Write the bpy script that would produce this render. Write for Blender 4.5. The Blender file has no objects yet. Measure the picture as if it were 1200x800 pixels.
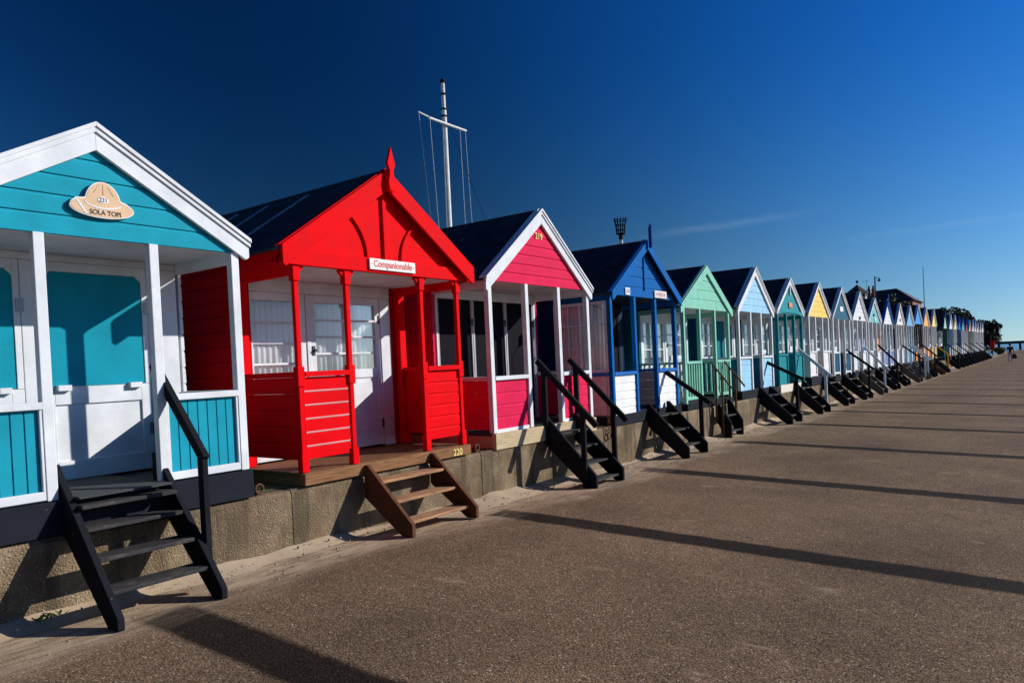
import bpy, math, random
from mathutils import Vector, Matrix, Quaternion
random.seed(7)
PI = math.pi
sc = bpy.context.scene
COL = sc.collection
R_ = random.Random(11)

# ------------------------------------------------------------------ helpers
def lin(r, g, b):
    f = lambda c: (c/255/12.92) if c/255 <= .04045 else ((c/255+.055)/1.055)**2.4
    return (f(r), f(g), f(b))

class MB:
    """collects shapes into ONE mesh object (world coordinates)"""
    def __init__(s): s.v = []; s.f = []
    def add(s, vs, fs):
        o = len(s.v); s.v += [tuple(p) for p in vs]; s.f += [tuple(i+o for i in f) for f in fs]; return s
    def box(s, x0, x1, y0, y1, z0, z1):
        x0, x1 = min(x0, x1), max(x0, x1); y0, y1 = min(y0, y1), max(y0, y1); z0, z1 = min(z0, z1), max(z0, z1)
        return s.add([(x0,y0,z0),(x1,y0,z0),(x1,y1,z0),(x0,y1,z0),(x0,y0,z1),(x1,y0,z1),(x1,y1,z1),(x0,y1,z1)],
                     [(0,3,2,1),(4,5,6,7),(0,1,5,4),(1,2,6,5),(2,3,7,6),(3,0,4,7)])
    def prism(s, poly, fn, a, b):
        """poly = 2-D outline, fn(u, v, t) -> point, extruded t = a..b"""
        n = len(poly)
        vs = [fn(u, v, a) for u, v in poly] + [fn(u, v, b) for u, v in poly]
        fs = [tuple(range(n-1, -1, -1)), tuple(range(n, 2*n))]
        fs += [(i, (i+1) % n, n+(i+1) % n, n+i) for i in range(n)]
        return s.add(vs, fs)
    def px(s, poly, x0, x1): return s.prism(poly, lambda u, v, t: (t, u, v), x0, x1)     # poly in y,z
    def py(s, poly, y0, y1): return s.prism(poly, lambda u, v, t: (u, t, v), y0, y1)     # poly in x,z
    def pz(s, poly, z0, z1): return s.prism(poly, lambda u, v, t: (u, v, t), z0, z1)
    def beam(s, p, q, w, h, up=(0,0,1)):
        p = Vector(p); q = Vector(q); d = (q-p).normalized(); u = Vector(up)
        a = d.cross(u)
        if a.length < 1e-4: a = d.cross(Vector((1,0,0)))
        a.normalize(); b = a.cross(d).normalized()
        vs = []
        for c in (p, q):
            for i, j in ((-1,-1),(1,-1),(1,1),(-1,1)): vs.append(c + a*(i*w/2) + b*(j*h/2))
        return s.add(vs, [(0,3,2,1),(4,5,6,7),(0,1,5,4),(1,2,6,5),(2,3,7,6),(3,0,4,7)])
    def tube(s, pts, r, n=10, cap=True):
        pts = [Vector(p) for p in pts]; rr = r if isinstance(r, (list, tuple)) else [r]*len(pts)
        base = len(s.v); vs = []; prev = None
        for i, p in enumerate(pts):
            d = (pts[min(i+1, len(pts)-1)] - pts[max(i-1, 0)]).normalized()
            a = d.cross(Vector((0,0,1)) if abs(d.z) < .95 else Vector((1,0,0))).normalized(); b = d.cross(a)
            for k in range(n):
                t = 2*PI*k/n; vs.append(p + a*math.cos(t)*rr[i] + b*math.sin(t)*rr[i])
        fs = []
        for i in range(len(pts)-1):
            for k in range(n):
                fs.append((i*n+k, i*n+(k+1) % n, (i+1)*n+(k+1) % n, (i+1)*n+k))
        if cap: fs += [tuple(range(n-1, -1, -1)), tuple(range((len(pts)-1)*n, len(pts)*n))]
        return s.add(vs, fs)
    def lathe(s, c, prof, n=16):
        """prof = [(r, z)] about a vertical axis through c"""
        c = Vector(c); vs = []; fs = []
        for r, z in prof:
            for k in range(n): vs.append(c + Vector((r*math.cos(2*PI*k/n), r*math.sin(2*PI*k/n), z)))
        for i in range(len(prof)-1):
            for k in range(n): fs.append((i*n+k, i*n+(k+1) % n, (i+1)*n+(k+1) % n, (i+1)*n+k))
        return s.add(vs, fs + [tuple(range(n-1,-1,-1)), tuple(range((len(prof)-1)*n, len(prof)*n))])
    def torus(s, c, R, r, axis='x', n=20, m=8):
        vs = []; fs = []
        for i in range(n):
            t = 2*PI*i/n
            for j in range(m):
                p = 2*PI*j/m; u = (R+r*math.cos(p))*math.cos(t); v = (R+r*math.cos(p))*math.sin(t); w = r*math.sin(p)
                vs.append(Vector(c) + Vector({'x': (w,u,v), 'y': (u,w,v), 'z': (u,v,w)}[axis]))
        for i in range(n):
            for j in range(m): fs.append((i*m+j, ((i+1) % n)*m+j, ((i+1) % n)*m+(j+1) % m, i*m+(j+1) % m))
        return s.add(vs, fs)
    def build(s, name, mat, parent=None, bevel=0, smooth=False):
        org = Vector((0,0,0)); q = parent
        while q is not None: org = org + q.location; q = q.parent
        me = bpy.data.meshes.new(name)
        me.from_pydata([tuple(Vector(p)-org) for p in s.v], [], s.f); me.update()
        bm = __import__('bmesh').new(); bm.from_mesh(me); __import__('bmesh').ops.recalc_face_normals(bm, faces=bm.faces[:]); bm.to_mesh(me); bm.free()
        o = bpy.data.objects.new(name, me); COL.objects.link(o)
        for m in (mat if isinstance(mat, (list, tuple)) else [mat]): me.materials.append(m)
        if smooth: me.polygons.foreach_set('use_smooth', [True]*len(me.polygons))
        if parent is not None: o.parent = parent
        if bevel:
            b = o.modifiers.new('bevel', 'BEVEL'); b.width = bevel; b.segments = 2; b.limit_method = 'ANGLE'; b.angle_limit = math.radians(40)
        return o

def empty(name, loc):
    o = bpy.data.objects.new(name, None); COL.objects.link(o); o.location = loc; o.empty_display_size = .2
    return o
def tag(o, label, cat, group=None, kind=None):
    if label: o['label'] = label
    if cat: o['category'] = cat
    if group: o['group'] = group
    if kind: o['kind'] = kind
    return o

def rot_to_x(c):   # text/sign plane facing +X: local x -> +Y, local y -> +Z
    return Matrix(((0,0,1,c[0]),(1,0,0,c[1]),(0,1,0,c[2]),(0,0,0,1)))
def text(body, size, mat, parent, c, name='lettering', extrude=.004, offset=0., width=None, shear=0):
    cu = bpy.data.curves.new('t', 'FONT'); cu.body = body; cu.size = size; cu.extrude = extrude; cu.offset = offset
    cu.align_x = 'CENTER'; cu.align_y = 'CENTER'; cu.shear = shear
    t = bpy.data.objects.new('t', cu); COL.objects.link(t)
    dg = bpy.context.evaluated_depsgraph_get(); me = bpy.data.meshes.new_from_object(t.evaluated_get(dg))
    bpy.data.objects.remove(t)
    org = Vector((0,0,0)); q = parent
    while q is not None: org = org + q.location; q = q.parent
    if width:
        xs = [v.co.x for v in me.vertices]; k = width/(max(xs)-min(xs))
        for v in me.vertices: v.co.x *= k
    me.transform(rot_to_x(Vector(c)-org)); me.materials.clear(); me.materials.append(mat)
    o = bpy.data.objects.new(name, me); COL.objects.link(o); o.parent = parent
    return o

# ------------------------------------------------------------------ materials
class NT:
    def __init__(s, name):
        s.m = bpy.data.materials.new(name); s.m.use_nodes = True; s.t = s.m.node_tree; s.n = s.t.nodes; s.n.clear()
        s.out = s.n.new('ShaderNodeOutputMaterial')
    def node(s, typ, **kw):
        n = s.n.new('ShaderNode'+typ)
        for k, v in kw.items():
            if k in n.inputs.keys(): n.inputs[k].default_value = v
            else: setattr(n, k, v)
        return n
    def l(s, a, b): s.t.links.new(a, b)
    def ramp(s, fac, stops):
        r = s.n.new('ShaderNodeValToRGB'); e = r.color_ramp.elements
        while len(e) < len(stops): e.new(.5)
        for k, (p, c) in zip(e, stops): k.position = p; k.color = (*c, 1) if len(c) == 3 else c
        s.l(fac, r.inputs[0]); return r
    def mix(s, fac, a, b, typ='MIX'):
        m = s.n.new('ShaderNodeMix'); m.data_type = 'RGBA'; m.blend_type = typ
        for i, v in ((0, fac), (6, a), (7, b)):
            if hasattr(v, 'links'): s.l(v, m.inputs[i])
            else: m.inputs[i].default_value = (*v, 1) if isinstance(v, tuple) and len(v) == 3 else v
        return m.outputs[2]
    def noise(s, vec, scale, detail=3, rough=.55):
        n = s.node('TexNoise', Scale=scale, Detail=detail, Roughness=rough)
        if vec: s.l(vec, n.inputs['Vector'])
        return n
    def mapping(s, vec, scale=(1,1,1), loc=(0,0,0)):
        m = s.node('Mapping'); m.inputs['Scale'].default_value = scale; m.inputs['Location'].default_value = loc
        s.l(vec, m.inputs['Vector']); return m.outputs[0]
    def math(s, op, a, b=None, clamp=False):
        m = s.n.new('ShaderNodeMath'); m.operation = op; m.use_clamp = clamp
        for i, v in ((0, a), (1, b)):
            if v is None: continue
            if hasattr(v, 'links'): s.l(v, m.inputs[i])
            else: m.inputs[i].default_value = v
        return m.outputs[0]
    def bsdf(s, base, rough=.5, normal=None, spec=.4, metal=0):
        p = s.n.new('ShaderNodeBsdfPrincipled')
        for k, v in (('Base Color', base), ('Roughness', rough), ('Specular IOR Level', spec), ('Metallic', metal)):
            if hasattr(v, 'links'): s.l(v, p.inputs[k])
            else: p.inputs[k].default_value = (*v, 1) if isinstance(v, tuple) else v
        if normal is not None: s.l(normal, p.inputs['Normal'])
        s.l(p.outputs[0], s.out.inputs[0]); return p
    def bump(s, h, strength=.3, dist=.01):
        b = s.node('Bump', Strength=strength, Distance=dist); s.l(h, b.inputs['Height']); return b.outputs[0]
    def obj(s): return s.n.new('ShaderNodeTexCoord').outputs['Object']

_pc = {}
def paint(rgb, rough=.42, wear=.35, grain=1.0):
    """gloss exterior paint over timber: faint grain, brushy unevenness, small chips and grime specks"""
    key = (rgb, rough, wear, grain)
    if key in _pc: return _pc[key]
    t = NT('painted_timber'); c = lin(*rgb); o = t.obj()
    n1 = t.noise(o, 3.1, 5, .6); n2 = t.noise(t.mapping(o, (9, 2.2, 14)), 7, 4, .6)
    lo = tuple(x*.80 for x in c); hi = tuple(min(1, x*1.04+.0006) for x in c)
    base = t.mix(t.ramp(n1.outputs[0], [(.3, (0,0,0)), (.7, (1,1,1))]).outputs[0], lo, hi)
    chips = t.noise(o, 26, 6, .7)
    cm = t.ramp(chips.outputs[0], [(.69, (0,0,0)), (.71, (1,1,1))]).outputs[0]
    g = sum(c)/3
    chipc = (.36,.31,.26) if g < .45 else (.40,.37,.32)
    base = t.mix(t.math('MULTIPLY', cm, wear), base, chipc)
    fly = t.noise(t.mapping(o, (3, 3, .8)), 11, 5, .65)
    fm = t.ramp(fly.outputs[0], [(.56, (0,0,0)), (.80, (1,1,1))]).outputs[0]
    base = t.mix(t.math('MULTIPLY', fm, .22*wear/.35), base, tuple(x*.55+.02 for x in c))
    r = t.math('ADD', t.math('MULTIPLY', n1.outputs[0], .25), rough+.15)
    t.bsdf(base, r, t.bump(t.math('ADD', n2.outputs[0], t.math('MULTIPLY', chips.outputs[0], .4)), .22*grain, .006), .045)
    _pc[key] = t.m; return t.m

def timber(rgb, rough=.75, contrast=1.0):
    key = ('timber', rgb, rough, contrast)
    if key in _pc: return _pc[key]
    t = NT('bare_timber'); c = lin(*rgb); o = t.obj()
    w = t.noise(t.mapping(o, (22, 1.6, 22)), 3, 8, .65); w2 = t.noise(o, 2.3, 4)
    base = t.ramp(w.outputs[0], [(.28, tuple(x*(1-.6*contrast) for x in c)), (.52, c), (.75, tuple(min(1, x*(1+.5*contrast)) for x in c))]).outputs[0]
    base = t.mix(t.math('MULTIPLY', w2.outputs[0], .5), base, tuple(x*.6 for x in c))
    if rgb == (60, 58, 59):   # treads carry trodden sand and pale scuffs
        sn = t.noise(t.mapping(o, (3, 1.2, 3)), 5, 6, .7)
        base = t.mix(t.ramp(sn.outputs[0], [(.50, (0,0,0)), (.74, (.5,.5,.5))]).outputs[0], base, (.20,.165,.125))
    t.bsdf(base, rough, t.bump(w.outputs[0], .5, .006), .12)
    _pc[key] = t.m; return t.m

def metal(rgb, rough=.4, m=.9):
    key = ('metal', rgb, rough, m)
    if key in _pc: return _pc[key]
    t = NT('metal'); o = t.obj(); n = t.noise(o, 18, 4); c = lin(*rgb)
    t.bsdf(t.mix(n.outputs[0], tuple(x*.7 for x in c), c), rough, t.bump(n.outputs[0], .1, .003), .5, m)
    _pc[key] = t.m; return t.m

def mat_rust():
    t = NT('rusty_iron'); o = t.obj(); n = t.noise(o, 30, 6, .7)
    t.bsdf(t.ramp(n.outputs[0], [(.3, (.035,.016,.010)), (.55, (.12,.045,.02)), (.75, (.20,.09,.045))]).outputs[0], .85, t.bump(n.outputs[0], .5, .004), .3)
    return t.m
def mat_felt():
    t = NT('roofing_felt'); o = t.obj(); n = t.noise(o, 4, 5, .6); f = t.noise(o, 160, 2)
    base = t.ramp(n.outputs[0], [(.3, (.012,.013,.019)), (.55, (.024,.025,.034)), (.72, (.045,.045,.052))]).outputs[0]
    dr = t.noise(o, 9, 3, .5); base = t.mix(t.math('MULTIPLY', t.ramp(dr.outputs[0], [(.72, (0,0,0)), (.75, (1,1,1))]).outputs[0], .35), base, (.22,.21,.19))
    t.bsdf(base, .85, t.bump(t.math('ADD', f.outputs[0], n.outputs[0]), .35, .006), .25)
    return t.m
def mat_glass():
    t = NT('window_glass')
    tr = t.n.new('ShaderNodeBsdfTransparent'); tr.inputs[0].default_value = (.97,.98,.98,1)
    gl = t.n.new('ShaderNodeBsdfGlossy'); gl.inputs['Roughness'].default_value = .02
    fr = t.node('Fresnel', IOR=1.5); mx = t.n.new('ShaderNodeMixShader')
    t.l(t.math('MULTIPLY', fr.outputs[0], .45, True), mx.inputs[0]); t.l(tr.outputs[0], mx.inputs[1]); t.l(gl.outputs[0], mx.inputs[2]); t.l(mx.outputs[0], t.out.inputs[0])
    return t.m
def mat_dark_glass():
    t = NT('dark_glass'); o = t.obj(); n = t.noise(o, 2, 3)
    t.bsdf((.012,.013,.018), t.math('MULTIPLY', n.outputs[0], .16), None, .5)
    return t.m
def mat_curtain():
    t = NT('net_curtain'); o = t.obj(); n = t.noise(t.mapping(o, (1, 40, 2)), 6, 3)
    t.bsdf(t.mix(n.outputs[0], (.74,.74,.75), (.88,.88,.88)), .9, None, .1)
    return t.m

def mat_asphalt():
    t = NT('promenade_asphalt'); o = t.obj()
    vo = t.node('TexVoronoi', Scale=60.0, Randomness=1.0); t.l(o, vo.inputs['Vector'])
    v2 = t.node('TexVoronoi', Scale=140.0, Randomness=1.0); t.l(o, v2.inputs['Vector'])
    sep = t.n.new('ShaderNodeSeparateColor'); t.l(vo.outputs['Color'], sep.inputs[0])
    sep2 = t.n.new('ShaderNodeSeparateColor'); t.l(v2.outputs['Color'], sep2.inputs[0])
    stone = t.ramp(sep.outputs[0], [(0, (.07,.044,.027)), (.25, (.25,.158,.092)), (.5, (.37,.245,.150)), (.72, (.20,.138,.092)), (.88, (.45,.32,.205)), (.96, (.60,.46,.33)), (1, (.80,.70,.57))]).outputs[0]
    small = t.ramp(sep2.outputs[0], [(0, (.10,.066,.042)), (.6, (.27,.185,.116)), (1, (.44,.32,.21))]).outputs[0]
    base = t.mix(t.ramp(vo.outputs['Distance'], [(.30, (0,0,0)), (.52, (1,1,1))]).outputs[0], stone, small)
    base = t.mix(t.ramp(v2.outputs['Distance'], [(.45, (0,0,0)), (.75, (1,1,1))]).outputs[0], base, (.075,.054,.038))
    big = t.noise(o, .55, 6, .62)
    base = t.mix(t.ramp(big.outputs[0], [(.32, (0,0,0)), (.70, (1,1,1))]).outputs[0], t.mix(1.0, base, (.60,.57,.55), 'MULTIPLY'), t.mix(1.0, base, (1.06,1.0,.94), 'MULTIPLY'))
    # wind-blown sand: thick by the wall, thin scuffs further out
    sx = t.n.new('ShaderNodeSeparateXYZ'); t.l(o, sx.inputs[0])
    en = t.noise(t.mapping(o, (1.2, .55, 1)), 1.5, 6, .6)
    edge = t.math('ADD', sx.outputs[0], t.math('MULTIPLY', t.math('SUBTRACT', en.outputs[0], .5), 1.5))
    m1 = t.ramp(edge, [(.42, (1,1,1)), (1.0, (0,0,0))]).outputs[0]
    fine = t.noise(o, 90, 4, .7); rip = t.noise(t.mapping(o, (7, 1.4, 1)), 2.2, 5, .65)
    m1 = t.math('MULTIPLY', m1, t.math('ADD', t.math('MULTIPLY', t.ramp(rip.outputs[0], [(.36, (0,0,0)), (.62, (1,1,1))]).outputs[0], .75), t.math('MULTIPLY', fine.outputs[0], .55)), True)
    pt = t.noise(t.mapping(o, (1.6, 4.2, 1)), .85, 5, .6)
    m2 = t.ramp(pt.outputs[0], [(.63, (0,0,0)), (.72, (1,1,1))]).outputs[0]
    m2 = t.math('MULTIPLY', t.math('MULTIPLY', m2, fine.outputs[0]), .85)
    sand = t.mix(fine.outputs[0], (.34,.245,.160), (.55,.42,.29))
    mask = t.math('MAXIMUM', m1, m2)
    base = t.mix(mask, base, sand)
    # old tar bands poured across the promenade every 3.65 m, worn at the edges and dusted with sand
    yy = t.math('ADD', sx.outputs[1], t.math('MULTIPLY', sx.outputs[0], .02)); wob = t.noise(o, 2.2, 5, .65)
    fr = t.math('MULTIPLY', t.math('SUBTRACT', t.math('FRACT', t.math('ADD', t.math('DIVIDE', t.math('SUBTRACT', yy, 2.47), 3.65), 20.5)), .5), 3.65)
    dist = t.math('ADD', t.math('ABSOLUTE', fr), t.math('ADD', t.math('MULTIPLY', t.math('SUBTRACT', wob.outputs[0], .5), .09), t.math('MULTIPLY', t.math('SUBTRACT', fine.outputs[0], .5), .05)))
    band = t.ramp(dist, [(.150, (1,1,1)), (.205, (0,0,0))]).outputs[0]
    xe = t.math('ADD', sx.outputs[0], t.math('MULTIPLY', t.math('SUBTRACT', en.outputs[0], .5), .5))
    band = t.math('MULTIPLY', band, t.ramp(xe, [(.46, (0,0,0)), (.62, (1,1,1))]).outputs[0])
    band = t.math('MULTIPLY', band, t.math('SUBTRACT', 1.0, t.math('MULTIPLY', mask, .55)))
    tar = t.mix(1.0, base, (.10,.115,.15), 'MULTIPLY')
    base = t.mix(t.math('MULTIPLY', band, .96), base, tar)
    # hairline cracks and trodden stains
    cr = t.node('TexVoronoi', Scale=.42, feature='DISTANCE_TO_EDGE'); wv = t.n.new('ShaderNodeVectorMath'); wv.operation = 'ADD'
    wn = t.noise(o, 1.7, 6, .7); t.l(o, wv.inputs[0]); t.l(wn.outputs['Color'], wv.inputs[1]); t.l(wv.outputs[0], cr.inputs['Vector'])
    ck = t.math('MULTIPLY', t.ramp(cr.outputs['Distance'], [(.0015, (1,1,1)), (.006, (0,0,0))]).outputs[0], t.ramp(big.outputs[0], [(.50, (0,0,0)), (.62, (1,1,1))]).outputs[0])
    base = t.mix(t.math('MULTIPLY', ck, .55), base, (.03,.025,.02))
    spn = t.noise(o, 3.7, 3, .5); base = t.mix(t.math('MULTIPLY', t.ramp(spn.outputs[0], [(.68, (0,0,0)), (.74, (1,1,1))]).outputs[0], .30), base, (.06,.045,.035))
    h = t.math('SUBTRACT', t.math('MULTIPLY', vo.outputs['Distance'], -1.0), t.math('MULTIPLY', v2.outputs['Distance'], .5))
    h = t.math('MULTIPLY', h, t.math('SUBTRACT', 1.0, t.math('MULTIPLY', mask, .8)))
    t.bsdf(base, .9, t.bump(h, .32, .010), .06)
    return t.m
def mat_concrete():
    t = NT('pebbly_concrete'); o = t.obj()
    vo = t.node('TexVoronoi', Scale=78.0); t.l(o, vo.inputs['Vector'])
    sep = t.n.new('ShaderNodeSeparateColor'); t.l(vo.outputs['Color'], sep.inputs[0])
    n = t.noise(o, 2.2, 6, .65); fn = t.noise(o, 45, 5, .7)
    base = t.ramp(n.outputs[0], [(.28, (.095,.065,.037)), (.5, (.185,.132,.080)), (.72, (.32,.240,.150))]).outputs[0]
    peb = t.ramp(sep.outputs[0], [(0, (.09,.06,.035)), (.55, (.30,.22,.135)), (.85, (.55,.45,.32)), (1, (.90,.84,.72))]).outputs[0]
    pm = t.math('MULTIPLY', t.ramp(vo.outputs['Distance'], [(.18, (1,1,1)), (.36, (0,0,0))]).outputs[0], t.ramp(sep.outputs[1], [(.55, (0,0,0)), (.65, (1,1,1))]).outputs[0])
    base = t.mix(t.math('MULTIPLY', pm, .75), base, peb)
    # run-off stains down the face, each with its own shape
    st = t.noise(t.mapping(o, (1, 2.6, .28)), 1.5, 6, .65)
    sm = t.math('MULTIPLY', t.ramp(st.outputs[0], [(.49, (0,0,0)), (.60, (1,1,1))]).outputs[0], t.math('ADD', .35, t.math('MULTIPLY', fn.outputs[0], .7)))
    base = t.mix(t.math('MULTIPLY', sm, .85, True), base, (.055,.045,.030))
    al = t.noise(t.mapping(o, (1, 1.5, .8)), 2.7, 4)
    base = t.mix(t.math('MULTIPLY', t.ramp(al.outputs[0], [(.55, (0,0,0)), (.75, (1,1,1))]).outputs[0], .35), base, (.17,.145,.06))
    h = t.math('ADD', t.math('MULTIPLY', fn.outputs[0], .8), t.math('MULTIPLY', vo.outputs['Distance'], -.6))
    t.bsdf(base, .9, t.bump(h, .8, .018), .15)
    return t.m
def mat_sand():
    t = NT('sand'); o = t.obj(); f = t.noise(o, 120, 4, .7); n = t.noise(o, 3, 5, .6)
    base = t.mix(n.outputs[0], t.mix(f.outputs[0], (.25,.18,.115), (.46,.345,.23)), t.mix(f.outputs[0], (.40,.30,.20), (.60,.47,.33)))
    t.bsdf(base, .95, t.bump(t.math('ADD', f.outputs[0], t.math('MULTIPLY', n.outputs[0], 2)), .5, .015), .15)
    return t.m
def mat_leaf(lo, hi, name='foliage'):
    t = NT(name); g = t.n.new('ShaderNodeNewGeometry')
    c = t.ramp(g.outputs['Random Per Island'], [(0, lo), (1, hi)]).outputs[0]
    p = t.bsdf(c, .6, None, .25)
    return t.m
def mat_simple(name, rgb_lin, rough=.6, nz=4, var=.25):
    t = NT(name); o = t.obj(); n = t.noise(o, nz, 5)
    t.bsdf(t.mix(n.outputs[0], tuple(x*(1-var) for x in rgb_lin), tuple(min(1, x*(1+var)) for x in rgb_lin)), rough, t.bump(n.outputs[0], .2, .02), .3)
    return t.m
def mat_sea():
    t = NT('sea_water'); o = t.obj(); n = t.noise(t.mapping(o, (.25, .5, 1)), 1.0, 6, .6)
    t.bsdf((.02,.055,.09), .18, t.bump(n.outputs[0], .6, .4), .5)
    return t.m

FELT = mat_felt(); GLASS = mat_glass(); DGLASS = mat_dark_glass(); CURT = mat_curtain(); RUST = mat_rust(); SAND = mat_sand()
WHITE = (220, 223, 226); BLACKP = paint((30, 31, 36), .5, 1.0); BRASS = paint((240,214,140), .3, .05); STEEL = metal((120,122,125), .4, .9)
DECK_GREY = timber((70, 72, 72), .7, .5); DECK_BROWN = timber((118, 80, 55), .8, 1.2); PALE_TIMBER = timber((205, 190, 165), .75, .5)
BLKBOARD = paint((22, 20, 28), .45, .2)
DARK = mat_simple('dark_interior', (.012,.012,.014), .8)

# ------------------------------------------------------------------ setting
WT = .64                     # top of the retaining wall
YE = 165.0                   # where the promenade stops at the pier
def rise(y):
    t = min(1, max(0, (9.5-y)/5.0)); return .09*t*t*(3-2*t)
def crossfall(x): return 0.0 if x < 1.0 else -.027*(x-1.0)
mb = MB()
xs = [-.3, .5, 1.0, 3, 5, 7, 8.6]; ys = [-30, 0, 4.5, 5.2, 6, 7, 8, 8.8, 9.5, 30, 60, 90, 120, YE]
for i in range(len(xs)):
    for j in range(len(ys)): mb.v.append((xs[i], ys[j], crossfall(xs[i])+rise(ys[j])))
for i in range(len(xs)-1):
    for j in range(len(ys)-1):
        a = i*len(ys)+j; mb.f.append((a, a+len(ys), a+len(ys)+1, a+1))
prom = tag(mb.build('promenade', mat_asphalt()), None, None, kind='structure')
# raised terrace behind the wall, bank and higher ground that carries the houses
mb = MB()
prof = [(-.13, WT-.006), (-5.5, WT-.006), (-7.5, 1.6), (-10.2, 3.9), (-40, 4.4), (-400, 6)]
ysx = [-40, 0, 40, 80, 104, 135, 180]
for x, z in prof:
    for y in ysx: mb.v.append((x, y, z if y < 130 else min(z, z*.8)))
for i in range(len(prof)-1):
    for j in range(len(ysx)-1):
        a = i*len(ysx)+j; mb.f.append((a, a+1, a+len(ysx)+1, a+len(ysx)))
tag(mb.build('terrace_ground', mat_simple('rough_grass', (.075,.085,.035), .9, 3, .5)), None, None, kind='structure')
# the sea, the beach seaward of the promenade, the sea wall edge
mb = MB(); mb.add([(-6000,YE+2,-3.2),(8000,YE+2,-3.2),(8000,9000,-3.2),(-6000,9000,-3.2)], [(0,1,2,3)])
mb.add([(30,-3000,-3.2),(8000,-3000,-3.2),(8000,YE+2,-3.2),(30,YE+2,-3.2)], [(0,1,2,3)])
tag(mb.build('sea', mat_sea()), None, None, kind='structure')
mb = MB(); mb.add([(8.6,-40,-1.6),(34,-40,-3.4),(34,YE+40,-3.4),(8.6,YE+40,-1.6)], [(0,1,2,3)])
tag(mb.build('beach', SAND), None, None, kind='structure')
mb = MB(); mb.box(8.6, 8.95, -40, YE, -3.4, -.16); mb.box(-1, 8.6, YE, YE+.4, -3.4, -.25)
mb2 = mb
tag(mb.build('promenade_edge', mat_simple('old_concrete', (.28,.25,.2), .9, 2)), None, None, kind='structure')

# retaining wall the huts stand on
CONC = mat_concrete()
wallroot = MB(); y = -6.0; rw = random.Random(3)
joints = [-6, -1.4, 3.95, 6.62, 9.55, 12.7, 15.6]
while joints[-1] < 93: joints.append(joints[-1]+rw.uniform(2.8, 3.6))
for a, b in zip(joints[:-1], joints[1:]):
    d = rw.uniform(-.012, .0); top = WT-.008+rw.uniform(-.01, .004)
    n = max(2, int((b-a)/.22)); base = len(wallroot.v)
    # slightly wavy, weathered top edge
    for i in range(n+1):
        yy = a+.006+(b-a-.012)*i/n; j = rw.uniform(-.006, .006); k = rw.uniform(-.005, .005)
        wallroot.v += [(-.42, yy, -.2), (d, yy, -.2), (d+k, yy, top-.03+j), (d-.022+k, yy, top+j*.6), (-.42, yy, top)]
    for i in range(n):
        for q in range(5):
            wallroot.f.append((base+i*5+q, base+i*5+(q+1) % 5, base+(i+1)*5+(q+1) % 5, base+(i+1)*5+q))
    wallroot.f += [tuple(base+q for q in range(5)), tuple(base+n*5+4-q for q in range(5))]
tag(wallroot.build('retaining_wall', CONC), 'low pebbly concrete wall with dark run-off stains under the row of huts', 'wall')

# sand blown against the foot of the wall
mb = MB(); rs = random.Random(8); N = 900; M = 9
ph = [rs.uniform(0, 6.28) for _ in range(8)]
for i in range(N+1):
    y = -4+ (i/N)*84
    w = .34+.13*math.sin(y*.9+ph[0])+.09*math.sin(y*2.3+ph[1])+.05*math.sin(y*6.1+ph[2])
    h = .050+.022*math.sin(y*1.3+ph[3])+.014*math.sin(y*4.7+ph[4])+.008*math.sin(y*13+ph[5])
    for j in range(M+1):
        t = j/M; x = -.012+w*t
        z = (h+.012)*(1-t)**1.6 - .010 + .006*math.sin(y*17+j*1.7+ph[6])*math.sin(j*2.2+y*5)*(1-t)
        mb.v.append((x, y, z+rise(y)))
for i in range(N):
    for j in range(M):
        a = i*(M+1)+j; mb.f.append((a, a+1, a+M+2, a+M+1))
tag(mb.build('sand_drift', SAND, smooth=True), 'pale sand blown along the foot of the concrete wall', 'sand', kind='stuff')

# ------------------------------------------------------------------ board patterns
def fr_front(x0): return lambda u, n, z: (x0+n, u, z)
def fr_side(y0, s): return lambda u, n, z: (u, y0+s*n, z)
def hboards(mb, fr, u0, u1, z0, z1, pitch=.14, thick=.03, lim=None, off=0):
    """shiplap with a cove at the top of every board; lim(z) -> (ulo, uhi) clips it to a gable"""
    n = max(1, round((z1-z0)/pitch)); p = (z1-z0)/n
    for k in range(n):
        a = z0+k*p; b = a+p
        prof = [(0, a), (thick, a), (thick, a+.006), (thick-.002, b-.026), (thick-.010, b-.009), (thick-.010, b-.002), (0, b-.002)]
        L = []; Rr = []
        for nn, z in prof:
            lo, hi = (u0, u1) if lim is None else lim(z)
            if hi-lo < .004: m = (lo+hi)/2; lo, hi = m-.002, m+.002
            L.append(fr(lo, nn, z)); Rr.append(fr(hi, nn, z))
        q = len(prof)
        mb.add(L+Rr, [tuple(range(q)), tuple(range(2*q-1, q-1, -1))]+[(i, q+i, q+(i+1) % q, (i+1) % q) for i in range(q)])
def vboards(mb, fr, u0, u1, z0, z1, pitch=.085, thick=.026):
    n = max(1, round((u1-u0)/pitch)); p = (u1-u0)/n
    mb.prism([(u0,0),(u1,0),(u1,thick-.012),(u0,thick-.012)], lambda u, v, t: fr(u, v, t), z0, z1)
    for k in range(n):
        a = u0+k*p; b = a+p
        mb.prism([(a+.001, thick-.013), (b-.001, thick-.013), (b-.005, thick), (a+.005, thick)], lambda u, v, t: fr(u, v, t), z0+.001, z1-.001)
def balusters(mb, fr, u0, u1, z0, z1, pitch=.105):
    n = max(2, round((u1-u0)/pitch))
    def bx(a, b, n0, n1, c, d): mb.prism([(a,n0),(b,n0),(b,n1),(a,n1)], lambda u, v, t: fr(u, v, t), c, d)
    bx(u0, u1, -.002, .036, z0+.06, z0+.12)
    for k in range(n):
        c = u0+(k+.5)*(u1-u0)/n; bx(c-.017, c+.017, .004, .030, z0+.121, z1)

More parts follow.
